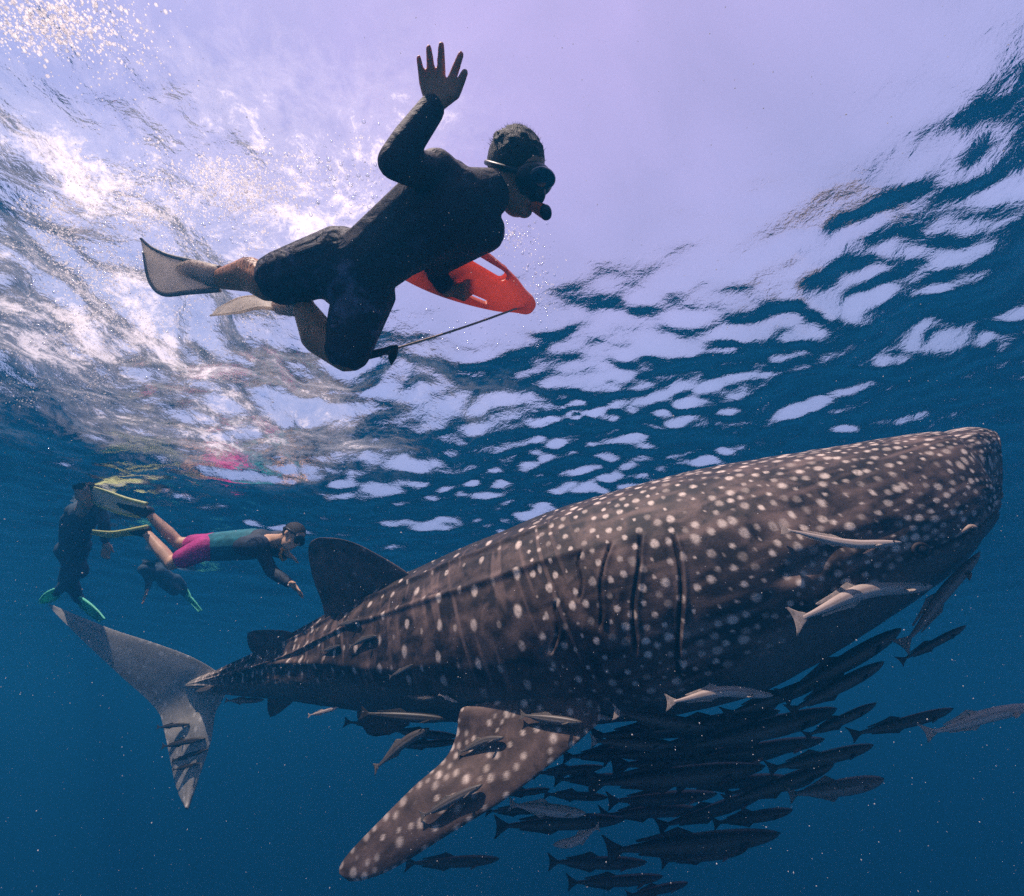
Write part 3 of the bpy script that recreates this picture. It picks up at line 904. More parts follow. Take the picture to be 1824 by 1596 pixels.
# remoras lying on the shark
fish(1180, 1219, 1378, 1240, 0, 'pale', 'd', 'large pinkish remora stretched over the belly under the gills', 'remora', GR, 0.68, on=0.10)
fish(1395, 967, 1608, 968, 0, 'pale', 'u', 'pinkish remora clinging to the cheek just behind the eye', 'remora', GR, 0.6, on=0.05)
fish(1384, 1056, 1662, 1046, 0, 'pale', 'd', 'pinkish remora with forked tail crossing the jaw corner', 'remora', GR, 0.62, on=0.09)
fish(925, 1273, 1038, 1288, 0, 'grey', 's', 'grey remora on the upper part of the pectoral fin', 'remora', GR, 0.9, on=0.022)
fish(815, 1326, 898, 1314, 0, 'grey', 'd', 'grey curved remora on the trailing edge of the pectoral fin', 'remora', GR, 0.9, on=0.020)
fish(746, 1454, 860, 1398, 0, 'grey', 'w', 'dark grey remora lowest on the pectoral fin', 'remora', GR, 0.8, on=0.020)
fish(1038, 1271, 1090, 1280, 0, 'pale', 's', 'tiny pale remora at the root of the pectoral fin', 'remora', GR, 1.0, on=0.020)
fish(781, 1236, 816, 1252, 0, 'pale', 's', 'tiny pale remora with round tail under the belly shade', 'remora', GR, 1.0, on=0.020)
fish(716, 1240, 776, 1243, 0, 'grey', 'a', 'small brownish remora on the belly behind the tiny pale one', 'remora', GR, 1.0, on=0.020)
fish(600, 1114, 641, 1105, 0, 'grey', 's', 'small remora on the flank right below the tall dorsal fin', 'remora', GR, 0.9, on=0.02)
fish(624, 1142, 672, 1133, 0, 'grey', 'd', 'small remora second below the tall dorsal fin', 'remora', GR, 0.9, on=0.02)
fish(572, 1160, 606, 1150, 0, 'grey', 's', 'small remora on the tail stock below the tall dorsal fin', 'remora', GR, 0.9, on=0.02)
fish(692, 1206, 736, 1184, 0, 'grey', 'w', 'small remora slanting up the lower flank', 'remora', GR, 0.8, on=0.02)
fish(345, 1232, 384, 1225, 0, 'grey', 's', 'small remora on the tail stock at the tail fin root', 'remora', GR, 1.0, on=0.02)
fish(400, 1248, 470, 1247, 3.3, 'grey', 's', 'small pale remora trailing under the tail stock', 'remora', GR, 1.0)
fish(546, 1276, 604, 1260, 3.1, 'pale', 'a', 'thin pale remora hanging behind the anal fin', 'remora', GR, 0.8)
for (a, b, c_, d), lab in zip(((278, 1295, 338, 1290), (286, 1329, 366, 1316), (304, 1354, 369, 1336), (306, 1371, 356, 1360)),
                              ('topmost of the four dark remoras on the lower tail lobe', 'second remora from the top on the lower tail lobe', 'third remora from the top on the lower tail lobe', 'lowest of the four dark remoras on the lower tail lobe')):
    fish(a, b, c_, d, 0, 'dark', 'w', lab, 'remora', GR, 0.8, on=0.008)

# ------------------------------------------------------------------ people
def fabric(name, col, col2, scale, wr):
    """cloth with soft creases and a faint worn print"""
    N = Nodes(name)
    co = N.obj()
    f_ = N.noise(scale, 5.0, 0.65, co, 1.5)
    c_ = N.mix(N.ramp(f_, 0.56, 0.70), rgb(*col), rgb(*col2))
    fold = N.noise(scale * 1.6, 2.0, 0.4, co, 2.2)
    b_ = N.add('Bump', {'Strength': wr, 'Distance': 0.02, 'Height': fold}).outputs[0]
    b2_ = N.add('Bump', {'Strength': 0.4, 'Distance': 0.003, 'Height': N.noise(260.0, 2.0, 0.5, co), 'Normal': b_}).outputs[0]
    return N.finish(N.add('BsdfPrincipled', {'Base Color': c_, 'Roughness': 0.7, 'Specular IOR Level': 0.3, 'Normal': b2_}).outputs[0])


M_SK = plain('tanned_skin', (0.50, 0.22, 0.115), 0.5, 0.2, 18, bump=0.1)
p_bs = M_SK.node_tree.nodes['Principled BSDF']
p_bs.inputs['Subsurface Weight'].default_value = 0.35
p_bs.inputs['Subsurface Radius'].default_value = (1.0, 0.30, 0.15)
p_bs.inputs['Subsurface Scale'].default_value = 0.016
M_SK2 = plain('fair_skin', (0.56, 0.34, 0.22), 0.5, 0.2, 18)
M_BLK = fabric('black_lycra', (0.042, 0.029, 0.038), (0.075, 0.06, 0.075), 9.0, 0.35)
M_SHORT = fabric('dark_board_shorts', (0.034, 0.027, 0.042), (0.16, 0.15, 0.22), 7.0, 0.9)
M_HAIR = plain('dark_hair', (0.022, 0.014, 0.010), 0.6, 0.6, 90, bump=1.0)
M_RUB = plain('black_rubber', (0.012, 0.012, 0.014), 0.4, 0.3)
M_LENS = plain('mask_lens', (0.015, 0.02, 0.03), 0.06, 0.1, spec=0.6)
M_ORG = plain('orange_silicone', (0.75, 0.13, 0.03), 0.4, 0.15, trans=0.3)
M_FINW = plain('white_fin_plastic', (0.84, 0.77, 0.68), 0.45, 0.12, 12, trans=0.65)
M_FING = plain('grey_fin_rib', (0.30, 0.28, 0.26), 0.5, 0.2)


def frame(f, k):
    f = Vector(f).normalized()
    k = Vector(k)
    k = (k - f * f.dot(k)).normalized()
    return f, k, f.cross(k)


def head_parts(c, f, k, l, s=1.0):
    """segments and ellipsoids of a head: skull, jaw, nose, lips, ears"""
    c = Vector(c)
    segs = [(c + (.098 * f + .012 * k) * s, .010 * s, c + (.116 * f - .028 * k) * s, .014 * s),
            (c + (.098 * f - .062 * k + .018 * l) * s, .009 * s, c + (.098 * f - .062 * k - .018 * l) * s, .009 * s)]
    ells = [(c + .025 * k * s, (f, k, l), (.100 * s, .092 * s, .078 * s)), (c + (.030 * f - .050 * k) * s, (f, k, l), (.068 * s, .072 * s, .060 * s)),
            (c + (.070 * f - .090 * k) * s, (f, k, l), (.030 * s, .026 * s, .030 * s))]
    for sg in (1, -1):
        ells.append((c + (-.005 * f - .012 * k + sg * .082 * l) * s, (f, k, l), (.020 * s, .034 * s, .012 * s)))
    return segs, ells


def hand(wrist, tips, knuckles, palm_n, r=0.0095):
    """segments of an open hand: palm between wrist and knuckles, four fingers and a thumb bent once each"""
    segs = []
    w = Vector(wrist)
    for i, (kn, tp) in enumerate(zip(knuckles, tips)):
        kn, tp = Vector(kn), Vector(tp)
        thumb = i == 4
        rr = r * (1.12 if thumb else (0.85 if i == 0 else 1.0))
        segs.append((w + (kn - w) * 0.12, r * 1.9, w.lerp(kn, .92), rr * 1.3))
        mid_ = kn.lerp(tp, 0.5) + Vector(palm_n) * (-0.005)
        segs.append((kn, rr * 1.25, mid_, rr * 1.08))
        segs.append((mid_, rr * 1.08, tp, rr * 0.82))
    for i in range(3):
        segs.append((w.lerp(Vector(knuckles[i]), .86), r * 1.25, w.lerp(Vector(knuckles[i + 1]), .86), r * 1.25))
    return segs


# ---- the large snorkeler overhead
A = {
    'head': at_h(918, 312, 1.44), 'neck': at_h(868, 346, 1.36), 'chest': at_h(800, 370, 1.30), 'belly': at_h(706, 432, 1.29), 'hip': at_h(622, 492, 1.28),
    'sr': at_h(778, 312, 1.30), 'sl': at_h(862, 410, 1.28), 'er': at_h(700, 290, 1.17), 'wr': at_h(772, 190, 1.30),
    'el': at_h(770, 470, 1.44), 'wl': at_h(798, 515, 1.40),
    'hr': at_h(610, 462, 1.30), 'kr': at_h(476, 506, 1.24), 'ar': at_h(398, 497, 1.34), 'hl': at_h(650, 520, 1.24), 'kl': at_h(616, 632, 1.04), 'al': at_h(540, 545, 1.22),
}
swimmer = empty('person', A['belly'])
tag(swimmer, 'snorkeler in black rash guard and dark shorts waving one hand at the surface', 'person')
f, k, l = frame((0.68, -0.14, -0.68), (-0.10, -0.66, 0.62))
hs_, he_ = head_parts(A['head'], f, k, l, 0.91)
cam_dir = (Vector((0, 0, CAM_Z)) - A['wr']).normalized()
kn = [at_h(754, 152, 1.335), at_h(769, 146, 1.345), at_h(786, 145, 1.345), at_h(802, 149, 1.335), at_h(811, 166, 1.315)]
tp = [at_h(746, 103, 1.35), at_h(764, 86, 1.37), at_h(786, 80, 1.37), at_h(821, 97, 1.35), at_h(828, 129, 1.32)]
arm_r = [(A['sr'], .048, A['er'], .032), (A['er'], .032, A['er'].lerp(A['wr'], .35), .033), (A['er'].lerp(A['wr'], .35), .033, A['wr'], .025)]
arm_l = [(A['sl'], .058, A['el'], .046), (A['el'], .046, A['wl'], .029)]
torso = [(A['sr'], .060, A['sl'], .060), (A['chest'], .118, A['belly'], .100), (A['belly'], .100, A['hip'], .104), (A['sr'].lerp(A['chest'], .4), .08, A['belly'], .088), (A['sl'].lerp(A['chest'], .4), .08, A['belly'], .088), (A['chest'], .10, A['neck'], .062)]
leg_r = [(A['hr'], .084, A['kr'], .054)]
calf_r = [(A['kr'], .056, A['kr'].lerp(A['ar'], .35) + Vector((0, -.01, .025)), .058), (A['kr'].lerp(A['ar'], .35) + Vector((0, -.01, .025)), .058, A['ar'], .036)]
leg_l = [(A['hl'], .084, A['kl'], .054)]
calf_l = [(A['kl'], .056, A['kl'].lerp(A['al'], .4) + Vector((-.03, .01, 0)), .062), (A['kl'].lerp(A['al'], .4) + Vector((-.03, .01, 0)), .062, A['al'], .036)]
foot_r, foot_l = at_h(345, 480, 1.38), at_h(500, 545, 1.36)
feet = [(A['ar'], .034, foot_r, .026), (A['al'], .034, foot_l, .026)]
hl_c = A['wl']
knl = [hl_c + Vector((.055, .02 * i - .03, -.015)) for i in range(4)] + [hl_c + Vector((.03, -.045, .02))]
tpl = [q_ + Vector((.035, .0, .035)) for q_ in knl[:4]] + [hl_c + Vector((.07, -.055, .03))]
body_segs = torso + arm_r + arm_l + leg_r + calf_r + leg_l + calf_l + feet + hand(A['wr'], tp, kn, cam_dir) + hand(hl_c, tpl, knl, Vector((0, 0, -1))) + [(A['neck'], .056, A['head'], .055)] + hs_
link('body', blob(body_segs, he_, 0.0046, 3), M_SK, swimmer)
link('rash_guard', blob([(a_, b_ * 1.0, c2, d2) for a_, b_, c2, d2 in torso[:-1]] + [(A['chest'], .10, A['neck'], .064), (A['hip'], .104, A['belly'], .102), (A['sr'].lerp(A['chest'], .4), .08, A['hip'], .092)] + arm_r[:2] + [(A['er'].lerp(A['wr'], .35), .033, A['er'].lerp(A['wr'], .96), .026)] +
     arm_l[:1] + [(A['el'], .046, A['el'].lerp(A['wl'], .75), .036)], (), 0.007, 4, 0.0065), M_BLK, swimmer)
hemr, heml = A['hr'].lerp(A['kr'], .80), A['hl'].lerp(A['kl'], .90)
link('shorts', blob([(A['hip'], .104, A['hr'], .088), (A['hip'], .104, A['hl'], .088), (A['hr'], .089, hemr, .072), (A['hl'], .089, heml, .064), (A['hip'], .104, A['hip'].lerp(A['belly'], .5), .096)], (), 0.008, 3, 0.013), M_SHORT, swimmer)
hb = bmesh.new()
add_ellipsoid(hb, A['head'] + .034 * k - .010 * f, (f, k, l), (.095, .087, .080))
for i in range(90):
    a1, a2 = random.uniform(0, 6.28), random.uniform(0.0, 1.2)
    d_ = (math.cos(a1) * math.sin(a2) * f * .9 + math.sin(a1) * math.sin(a2) * l + math.cos(a2) * k).normalized()
    p_ = A['head'] + .034 * k - .010 * f + Vector((0, 0, 0)) + f * (d_.dot(f) * .090) + k * (d_.dot(k) * .083) + l * (d_.dot(l) * .076)
    add_capsule(hb, p_, .009, p_ + d_ * .008 - f * random.uniform(.004, .012), .003)
hair_ob = link('hair', remesh(hb, 0.005, 2), M_HAIR, swimmer)
sv, sf = [], []
for i in range(900):
    a1, a2 = random.uniform(0, 6.28), random.uniform(0.0, 1.35)
    d_ = (math.cos(a1) * math.sin(a2) * f * .9 + math.sin(a1) * math.sin(a2) * l + math.cos(a2) * k).normalized()
    p_ = A['head'] + .034 * k - .010 * f + f * (d_.dot(f) * .093) + k * (d_.dot(k) * .085) + l * (d_.dot(l) * .078)
    dr = (d_ * random.uniform(.2, .9) - f * random.uniform(.5, 1.2) + Vector((random.gauss(0, .3), random.gauss(0, .3), random.gauss(0.1, .3)))).normalized()
    sd_ = dr.cross(Vector((random.random(), random.random(), random.random()))).normalized() * .0011
    L_ = random.uniform(.006, .018)
    b_ = len(sv)
    s2_ = dr.cross(sd_).normalized() * .0011
    sv += [p_ - d_ * .004 + sd_, p_ - d_ * .004 - sd_ * .5 + s2_, p_ - d_ * .004 - sd_ * .5 - s2_, p_ + dr * L_ + d_ * L_ * .15]
    sf += [(b_, b_ + 1, b_ + 3), (b_ + 1, b_ + 2, b_ + 3), (b_ + 2, b_, b_ + 3)]
o = link('hair_strands', pydata('hair_strands', sv, sf), M_HAIR, hair_ob)
o.matrix_parent_inverse = Matrix.Identity(4)
o['kind'] = 'stuff'
c_m = A['head'] + .080 * f + .002 * k
mask = link('diving_mask', blob([], [(c_m, (f, k, l), (.038, .048, .076)), (c_m + .024 * f - .036 * k, (f, k, l), (.026, .026, .024))], 0.005, 4), M_RUB, swimmer)
link('lens', blob([], [(c_m + .029 * f + .010 * k, (f, k, l), (.014, .030, .060))], 0.004, 2), M_LENS, mask).matrix_parent_inverse = Matrix.Identity(4)
ring = [A['head'] + .012 * k + (math.cos(t_) * .099 * f + math.sin(t_) * .086 * l) for t_ in np.linspace(0.6, 2 * math.pi - 0.6, 14)]
tube('mask_strap', ring, .008, M_RUB, mask).matrix_parent_inverse = Matrix.Identity(4)
snork = empty('snorkel', A['head'])
snork.parent = swimmer
snork.matrix_parent_inverse = Matrix.Translation(A['belly']).inverted()
mp = A['head'] + .102 * f - .062 * k
for nm, me_, mt_ in (('mouthpiece', blob([(mp, .018, mp + .040 * f - .008 * k, .019), (mp + .018 * f + .020 * l, .013, mp + .018 * f - .020 * l, .013)], (), 0.004, 2), M_ORG),
                     ('purge_valve', blob([(mp + .045 * f - .006 * k, .020, mp + .052 * f - .012 * k, .018)], (), 0.004, 2), M_RUB)):
    o = link(nm, me_, mt_, snork)
    o.matrix_parent_inverse = Matrix.Translation(A['head']).inverted()
away = (A['head'] - Vector((0, 0, CAM_Z))).normalized()
o = tube('snorkel_tube', [mp + .04 * f, mp + .03 * f + .06 * away, A['head'] + .04 * f + .11 * away, A['head'] - .02 * f + .17 * away, A['head'] - .05 * f + .30 * away], .011, M_RUB, snork)
o.matrix_parent_inverse = Matrix.Translation(A['head']).inverted()


def swim_fin(parent, blade_rows, pocket, mat_b, mat_p, thick=0.018, ribs=None):
    """blade, foot pocket and two side rails"""
    me, *_r = fin_mesh('swim_fin', blade_rows, thick, 40, 20, 0.55)
    b_ = link('swim_fin', me, mat_b, parent)
    o_ = link('foot_pocket', blob(pocket, (), 0.007, 4), mat_p, b_)
    o_.matrix_parent_inverse = Matrix.Identity(4)
    for e_ in (0, 1):
        o_ = tube('side_rail', [r_[e_] for r_ in blade_rows], thick * 0.55, ribs or mat_b, b_, 30, 8, thick * 0.25)
        o_.matrix_parent_inverse = Matrix.Identity(4)
    return b_


swim_fin(swimmer, [(at_h(392, 478, 1.36), at_h(392, 516, 1.33)), (at_h(345, 466, 1.40), at_h(335, 521, 1.32)), (at_h(300, 455, 1.43), at_h(290, 524, 1.32)), (at_h(268, 440, 1.45), at_h(266, 500, 1.36)), (at_h(250, 424, 1.46), at_h(256, 450, 1.43))],
         [(A['ar'].lerp(foot_r, .25), .042, foot_r, .034), (foot_r, .034, foot_r.lerp(at_h(310, 478, 1.39), .6), .020)], M_FINW, M_FINW, 0.018, M_FING)
swim_fin(swimmer, [(at_h(520, 530, 1.40), at_h(510, 556, 1.33)), (at_h(465, 528, 1.44), at_h(468, 548, 1.33)), (at_h(425, 532, 1.46), at_h(425, 556, 1.32)), (at_h(385, 552, 1.46), at_h(375, 562, 1.40))],
         [(A['al'], .040, foot_l, .034)], M_FINW, M_FINW, 0.016, M_FINW)

# ---- the red rescue board in his left hand
M_RED = plain('red_board_plastic', (0.84, 0.27, 0.17), 0.42, 0.10, 20, trans=0.55, bump=0.15)
nose, lt, rt = at_h(946, 546, 1.44), at_h(852, 440, 1.46), at_h(757, 507, 1.40)
ax_a = ((lt + rt) / 2 - nose)
ax_w = (lt - rt)
LEN_A = ax_a.length
ax_a.normalize()
ax_w = (ax_w - ax_a * ax_w.dot(ax_a)).normalized()
ax_n = ax_a.cross(ax_w)
bc = bpy.data.curves.new('rescue_board', 'CURVE')
bc.dimensions = '2D'
bc.fill_mode = 'BOTH'
bc.extrude = 0.012
bc.bevel_depth = 0.011
bc.bevel_resolution = 3
loc2 = lambda p: ((p - nose).dot(ax_a), (p - nose).dot(ax_w))


def spline(pts_):
    s_ = bc.splines.new('POLY')
    s_.points.add(len(pts_) - 1)
    for i_, (x_, y_) in enumerate(pts_):
        s_.points[i_].co = (x_, y_, 0, 1)
    s_.use_cyclic_u = True


def closed(pts_, n_):
    P_ = np.array(pts_, float)
    P_ = np.concatenate([P_[-2:], P_, P_[:3]])
    k_ = len(P_) - 1
    r_ = catmull(P_, k_ * n_ + 1)
    return r_[2 * n_:(k_ - 2) * n_]


w0 = abs(loc2(lt)[1]); w1 = abs(loc2(rt)[1])
hw = (w0 + w1) / 2
outl = [(0.0, 0), (0.010, .022), (.06, hw * .36), (LEN_A * .35, hw * .60), (LEN_A * .66, hw * .84), (LEN_A, hw), (LEN_A * 1.3, hw * 1.02), (LEN_A * 1.55, hw * .9), (LEN_A * 1.68, hw * .60), (LEN_A * 1.70, 0)]
spline(closed(outl + [(x_, -y_) for x_, y_ in outl[-2:0:-1]], 6))
for sg in (1, -1):
    yc = sg * hw * 0.66
    x0_, x1_ = LEN_A * .50, LEN_A * 1.15
    slot = [(x0_, yc * .78), (x0_ + .02, yc * 1.0 - sg * .012), (x0_ + .02, yc * .7), (x1_, yc * .92), (x1_ + .02, yc * 1.02), (x1_, yc * 1.14)]
    r_ = 0.019
    ang0 = np.linspace(math.pi / 2, 1.5 * math.pi, 8)
    ang1 = np.linspace(-math.pi / 2, math.pi / 2, 8)
    spline([(x0_ + r_ * math.cos(t_), yc * .86 + r_ * math.sin(t_)) for t_ in ang0] + [(x1_ + r_ * math.cos(t_), yc * 1.02 + r_ * math.sin(t_)) for t_ in ang1])
tmp = bpy.data.objects.new('tmp', bc)
C.objects.link(tmp)
me = bpy.data.meshes.new_from_object(tmp.evaluated_get(bpy.context.evaluated_depsgraph_get()))
bpy.data.objects.remove(tmp)
Mb = Matrix((ax_a, ax_w, ax_n)).transposed().to_4x4()
Mb.translation = nose
me.transform(Mb)
board = empty('rescue_board', nose)
tag(board, 'red lifeguard rescue board with hand slots held under the snorkeler', 'rescue board')
link('board_shell', me, M_RED, board, smooth=False)
ball('rope_eyelet', nose + ax_a * .035, .008, plain('pale_plastic', (.7, .62, .58), .4, .1), board)
M_ROPE = plain('tan_cord', (0.50, 0.36, 0.24), 0.7, 0.3, 200)
e_rope = at_h(704, 621, 1.16)
tube('tow_cord', [nose + ax_a * .02, (nose + ax_a * .02).lerp(e_rope, .33) - Vector((0, 0, .008)), (nose + ax_a * .02).lerp(e_rope, .66) - Vector((0, 0, .008)), e_rope], .0042, M_ROPE, board)
strap_me, *_r = fin_mesh('waist_strap', [(at_h(645, 628, 1.08), at_h(650, 642, 1.06)), (at_h(670, 622, 1.11), at_h(675, 636, 1.08)), (at_h(700, 615, 1.14), at_h(690, 632, 1.12)), (at_h(709, 616, 1.15), at_h(692, 640, 1.12)), (at_h(708, 632, 1.14), at_h(697, 652, 1.12))], 0.02, 40, 10, 0.3)
link('waist_strap', strap_me, M_RUB, board)


# ---- the three others further off
def small_person(J, label, skin_m, top_m, short_m, sc=1.0, legs_cov=0.35, top2=None, hair=True, sleeves=0.85, voxel=0.011, covered=False):
    """J: joints head, neck, chest, hip, el/er elbows, wl/wr wrists, kl/kr knees, al/ar ankles"""
    root = empty('person', J['hip'])
    tag(root, label, 'person')
    ax = (J['chest'] - J['hip']).normalized()
    lat = J.get('lat', Vector((0.1, 0.9, 0.2))).normalized()
    sr, sl = J['chest'] - lat * .15 * sc + ax * .08, J['chest'] + lat * .15 * sc + ax * .08
    hr, hl = J['hip'] - lat * .09 * sc, J['hip'] + lat * .09 * sc
    torso_ = [(J['chest'], .125 * sc, J['hip'], .115 * sc), (sr, .06 * sc, sl, .06 * sc), (sr, .08 * sc, J['chest'].lerp(J['hip'], .5), .09 * sc), (sl, .08 * sc, J['chest'].lerp(J['hip'], .5), .09 * sc)]
    arms = []
    for s0_, e_, w_ in ((sr, J['er'], J['wr']), (sl, J['el'], J['wl'])):
        arms.append([(s0_, .052 * sc, e_, .041 * sc), (e_, .041 * sc, e_.lerp(w_, .35), .04 * sc), (e_.lerp(w_, .35), .04 * sc, w_, .027 * sc)])
    lg = []
    for h_, k__, a__ in ((hr, J['kr'], J['ar']), (hl, J['kl'], J['al'])):
        lg.append([(h_, .092 * sc, k__, .058 * sc), (k__, .054 * sc, k__.lerp(a__, .35), .056 * sc), (k__.lerp(a__, .35), .056 * sc, a__, .034 * sc)])
    hands = []
    for e_, w_ in ((J['er'], J['wr']), (J['el'], J['wl'])):
        d_ = (w_ - e_).normalized()
        s_ = d_.cross(Vector((0.2, 0.4, 1))).normalized()
        kn_ = [w_ + d_ * .075 + s_ * (.03 - .02 * i) for i in range(4)] + [w_ + d_ * .04 + s_ * .045]
        tp_ = [q_ + d_ * (.075 - .01 * abs(i - 1.4)) + Vector((0, 0, -.018)) + s_ * (.008 - .006 * i) for i, q_ in enumerate(kn_[:4])] + [w_ + d_ * .085 + s_ * .07]
        hands += hand(w_, tp_, kn_, Vector((0, 0, 1)))
    f_, k2, l_ = frame(J.get('face', (0.9, -0.1, -0.4)), J.get('crown', (0.4, 0, 0.9)))
    hs2, he2 = head_parts(J['head'], f_, k2, l_, sc)
    link('body', blob(torso_ + arms[0] + arms[1] + lg[0] + lg[1] + hands + [(J['neck'], .052 * sc, J['head'], .05 * sc), (J['chest'], .09 * sc, J['neck'], .056 * sc)] + hs2, he2, voxel * .8, 4), skin_m, root)
    sleeves_ = []
    for a3 in arms:
        sleeves_ += a3[:2] + [(a3[2][0], a3[2][1], a3[2][0].lerp(a3[2][2], sleeves), .030 * sc)]
    link('rash_guard', blob(torso_ + sleeves_, (), voxel, 4, .010), top_m, root)
    if top2 is not None:
        wv = [(J['chest'].lerp(J['hip'], .15), .128 * sc, J['hip'].lerp(J['chest'], .1), .118 * sc)]
        link('vest', blob(wv, (), voxel, 4, .016), top2, root)
    sh = [(J['hip'].lerp(J['chest'], .12), .115 * sc, J['hip'], .118 * sc)]
    for g in lg:
        sh.append((g[0][0], .098 * sc, g[0][0].lerp(g[0][2], 1.0 if covered else .62), .078 * sc))
        if covered: sh += [(a3, b3, c3, d3) for a3, b3, c3, d3 in g[1:]]
    link('shorts' if not covered else 'leggings', blob(sh, (), voxel, 3, .014), short_m, root)
    if hair:
        link('hair', blob([], [(J['head'] + .036 * k2 * sc - .012 * f_ * sc, (f_, k2, l_), (.104 * sc, .095 * sc, .088 * sc))], voxel, 2), M_HAIR, root)
    mk = J['head'] + (.092 * f_ + .006 * k2) * sc
    m_ = link('diving_mask', blob([], [(mk, (f_, k2, l_), (.034 * sc, .046 * sc, .078 * sc))], .007, 2), M_RUB, root)
    ring_ = [J['head'] + .012 * k2 + (math.cos(t_) * .106 * f_ + math.sin(t_) * .092 * l_) * sc for t_ in np.linspace(.6, 2 * math.pi - .6, 12)]
    tube('mask_strap', ring_, .008, M_RUB, m_).matrix_parent_inverse = Matrix.Identity(4)
    return root, f_, k2, l_


M_TEAL = plain('teal_lycra', (0.02, 0.16, 0.20), 0.7, 0.35, 20, bump=0.4)
M_WET = plain('haze_tinted_wetsuit', (0.05, 0.085, 0.12), 0.8, 0.3, 30)  # dark suit coloured lighter and bluer to stand for water haze
M_NAVY = plain('navy_lycra', (0.03, 0.04, 0.06), 0.7, 0.4, 30, bump=0.3)
M_PINK = plain('magenta_shorts', (0.46, 0.03, 0.20), 0.75, 0.3, 22, bump=0.8)
M_YEL = plain('yellow_green_fin', (0.60, 0.64, 0.26), 0.45, 0.15, 10, trans=0.2)
M_CREAM = plain('cream_fin_blade', (0.62, 0.64, 0.52), 0.45, 0.12, 10, trans=0.2)
M_AQUA = plain('aqua_green_fin', (0.16, 0.78, 0.52), 0.4, 0.15, 10, trans=0.25)
D2 = 3.85
at2 = lambda u_, v_, D_: at(u_, v_, D_ * 0.89)
J = dict(head=at2(520, 955, 3.75), neck=at2(494, 962, 3.78), chest=at2(462, 968, D2), hip=at2(376, 974, D2 + .05), er=at2(484, 1018, 3.72), wr=at2(517, 1040, 3.62), el=at2(490, 982, 3.95), wl=at2(512, 988, 3.80),
         kr=at2(306, 1004, 3.72), ar=at2(258, 946, 3.85), kl=at2(318, 968, 3.98), al=at2(262, 912, 3.95), lat=Vector((0.05, 0.75, 0.45)), face=(0.85, -0.1, -0.5), crown=(0.5, 0.1, 0.8))
p2, f2, k2, l2 = small_person(J, 'snorkeler in magenta shorts and teal vest with yellow and black fins', M_SK2, M_NAVY, M_PINK, 0.84, top2=M_TEAL)
tube('wrist_band', [J['el'].lerp(J['wl'], .72) + Vector((.0, .045 * math.cos(t_), .045 * math.sin(t_))) for t_ in np.linspace(0, 2 * math.pi, 12)], .012, plain('orange_strap', (0.85, 0.36, 0.02), .5, .1), p2)
swim_fin(p2, [(at2(262, 898, 3.9), at2(250, 920, 3.98)), (at2(225, 888, 3.9), at2(215, 914, 3.98)), (at2(190, 875, 3.9), at2(180, 902, 3.98)), (at2(168, 868, 3.9), at2(157, 888, 3.98))],
         [(J['al'], .050, at2(238, 905, 3.95), .042), (at2(238, 905, 3.95), .042, at2(216, 897, 3.95), .030)], M_CREAM, M_RUB, 0.03, M_YEL)
swim_fin(p2, [(at2(262, 938, 3.8), at2(258, 950, 3.9)), (at2(230, 944, 3.8), at2(228, 952, 3.9)), (at2(198, 948, 3.8), at2(196, 956, 3.9)), (at2(165, 945, 3.8), at2(163, 951, 3.9))],
         [(J['ar'], .048, at2(240, 945, 3.85), .036)], M_YEL, M_RUB, 0.028, M_YEL)
D3 = 4.0
J = dict(head=at(150, 872, 3.5), neck=at(152, 890, 3.55), chest=at(150, 915, 3.75), hip=at(130, 975, 3.95), er=at(118, 925, 3.8), wr=at(112, 965, 3.9), el=at(185, 930, 3.7), wl=at(188, 965, 3.75),
         kr=at(140, 1018, 4.0), ar=at(104, 1052, 4.15), kl=at(122, 1030, 4.15), al=at(140, 1066, 4.3), lat=Vector((0.9, -0.3, 0.1)), face=(0.5, 0.8, -0.2), crown=(0.1, 0.2, 0.9))
p3, *_r = small_person(J, 'snorkeler in a dark wetsuit upright at the far edge with aqua green fins', M_SK2, M_WET, M_WET, 0.78, covered=True)
swim_fin(p3, [(at(112, 1050, 4.15), at(106, 1060, 4.17)), (at(96, 1050, 4.1), at(94, 1070, 4.12)), (at(80, 1058, 4.05), at(76, 1074, 4.07)), (at(70, 1070, 4.02), at(71, 1075, 4.02))], [(J['ar'], .042, at(100, 1056, 4.12), .03)], M_AQUA, M_NAVY, 0.025)
swim_fin(p3, [(at(142, 1064, 4.25), at(136, 1070, 4.3)), (at(158, 1074, 4.2), at(148, 1084, 4.25)), (at(174, 1088, 4.15), at(164, 1098, 4.2)), (at(187, 1103, 4.1), at(178, 1107, 4.12))], [(J['al'], .042, at(148, 1073, 4.27), .03)], M_AQUA, M_NAVY, 0.025)
J = dict(head=at(262, 1010, 5.0), neck=at(270, 1014, 5.05), chest=at(282, 1020, 5.1), hip=at(302, 1034, 5.2), er=at(266, 1036, 5.0), wr=at(262, 1050, 4.95), el=at(290, 1012, 5.3), wl=at(282, 1004, 5.4),
         kr=at(312, 1052, 5.2), ar=at(326, 1046, 5.35), kl=at(322, 1044, 5.3), al=at(334, 1062, 5.4), lat=Vector((0.3, 0.8, 0.3)), face=(-0.9, 0.1, -0.4), crown=(-0.3, 0.1, 0.9))
p4, *_r = small_person(J, 'faint distant snorkeler with small green fins between the other two swimmers', M_SK2, M_WET, M_WET, 0.62, voxel=0.012, covered=True)
swim_fin(p4, [(at(328, 1042, 5.35), at(324, 1050, 5.37)), (at(334, 1050, 5.35), at(326, 1058, 5.37)), (at(340, 1062, 5.3), at(334, 1066, 5.3))], [(J['ar'], .03, at(328, 1048, 5.35), .025)], M_AQUA, M_NAVY, 0.02)
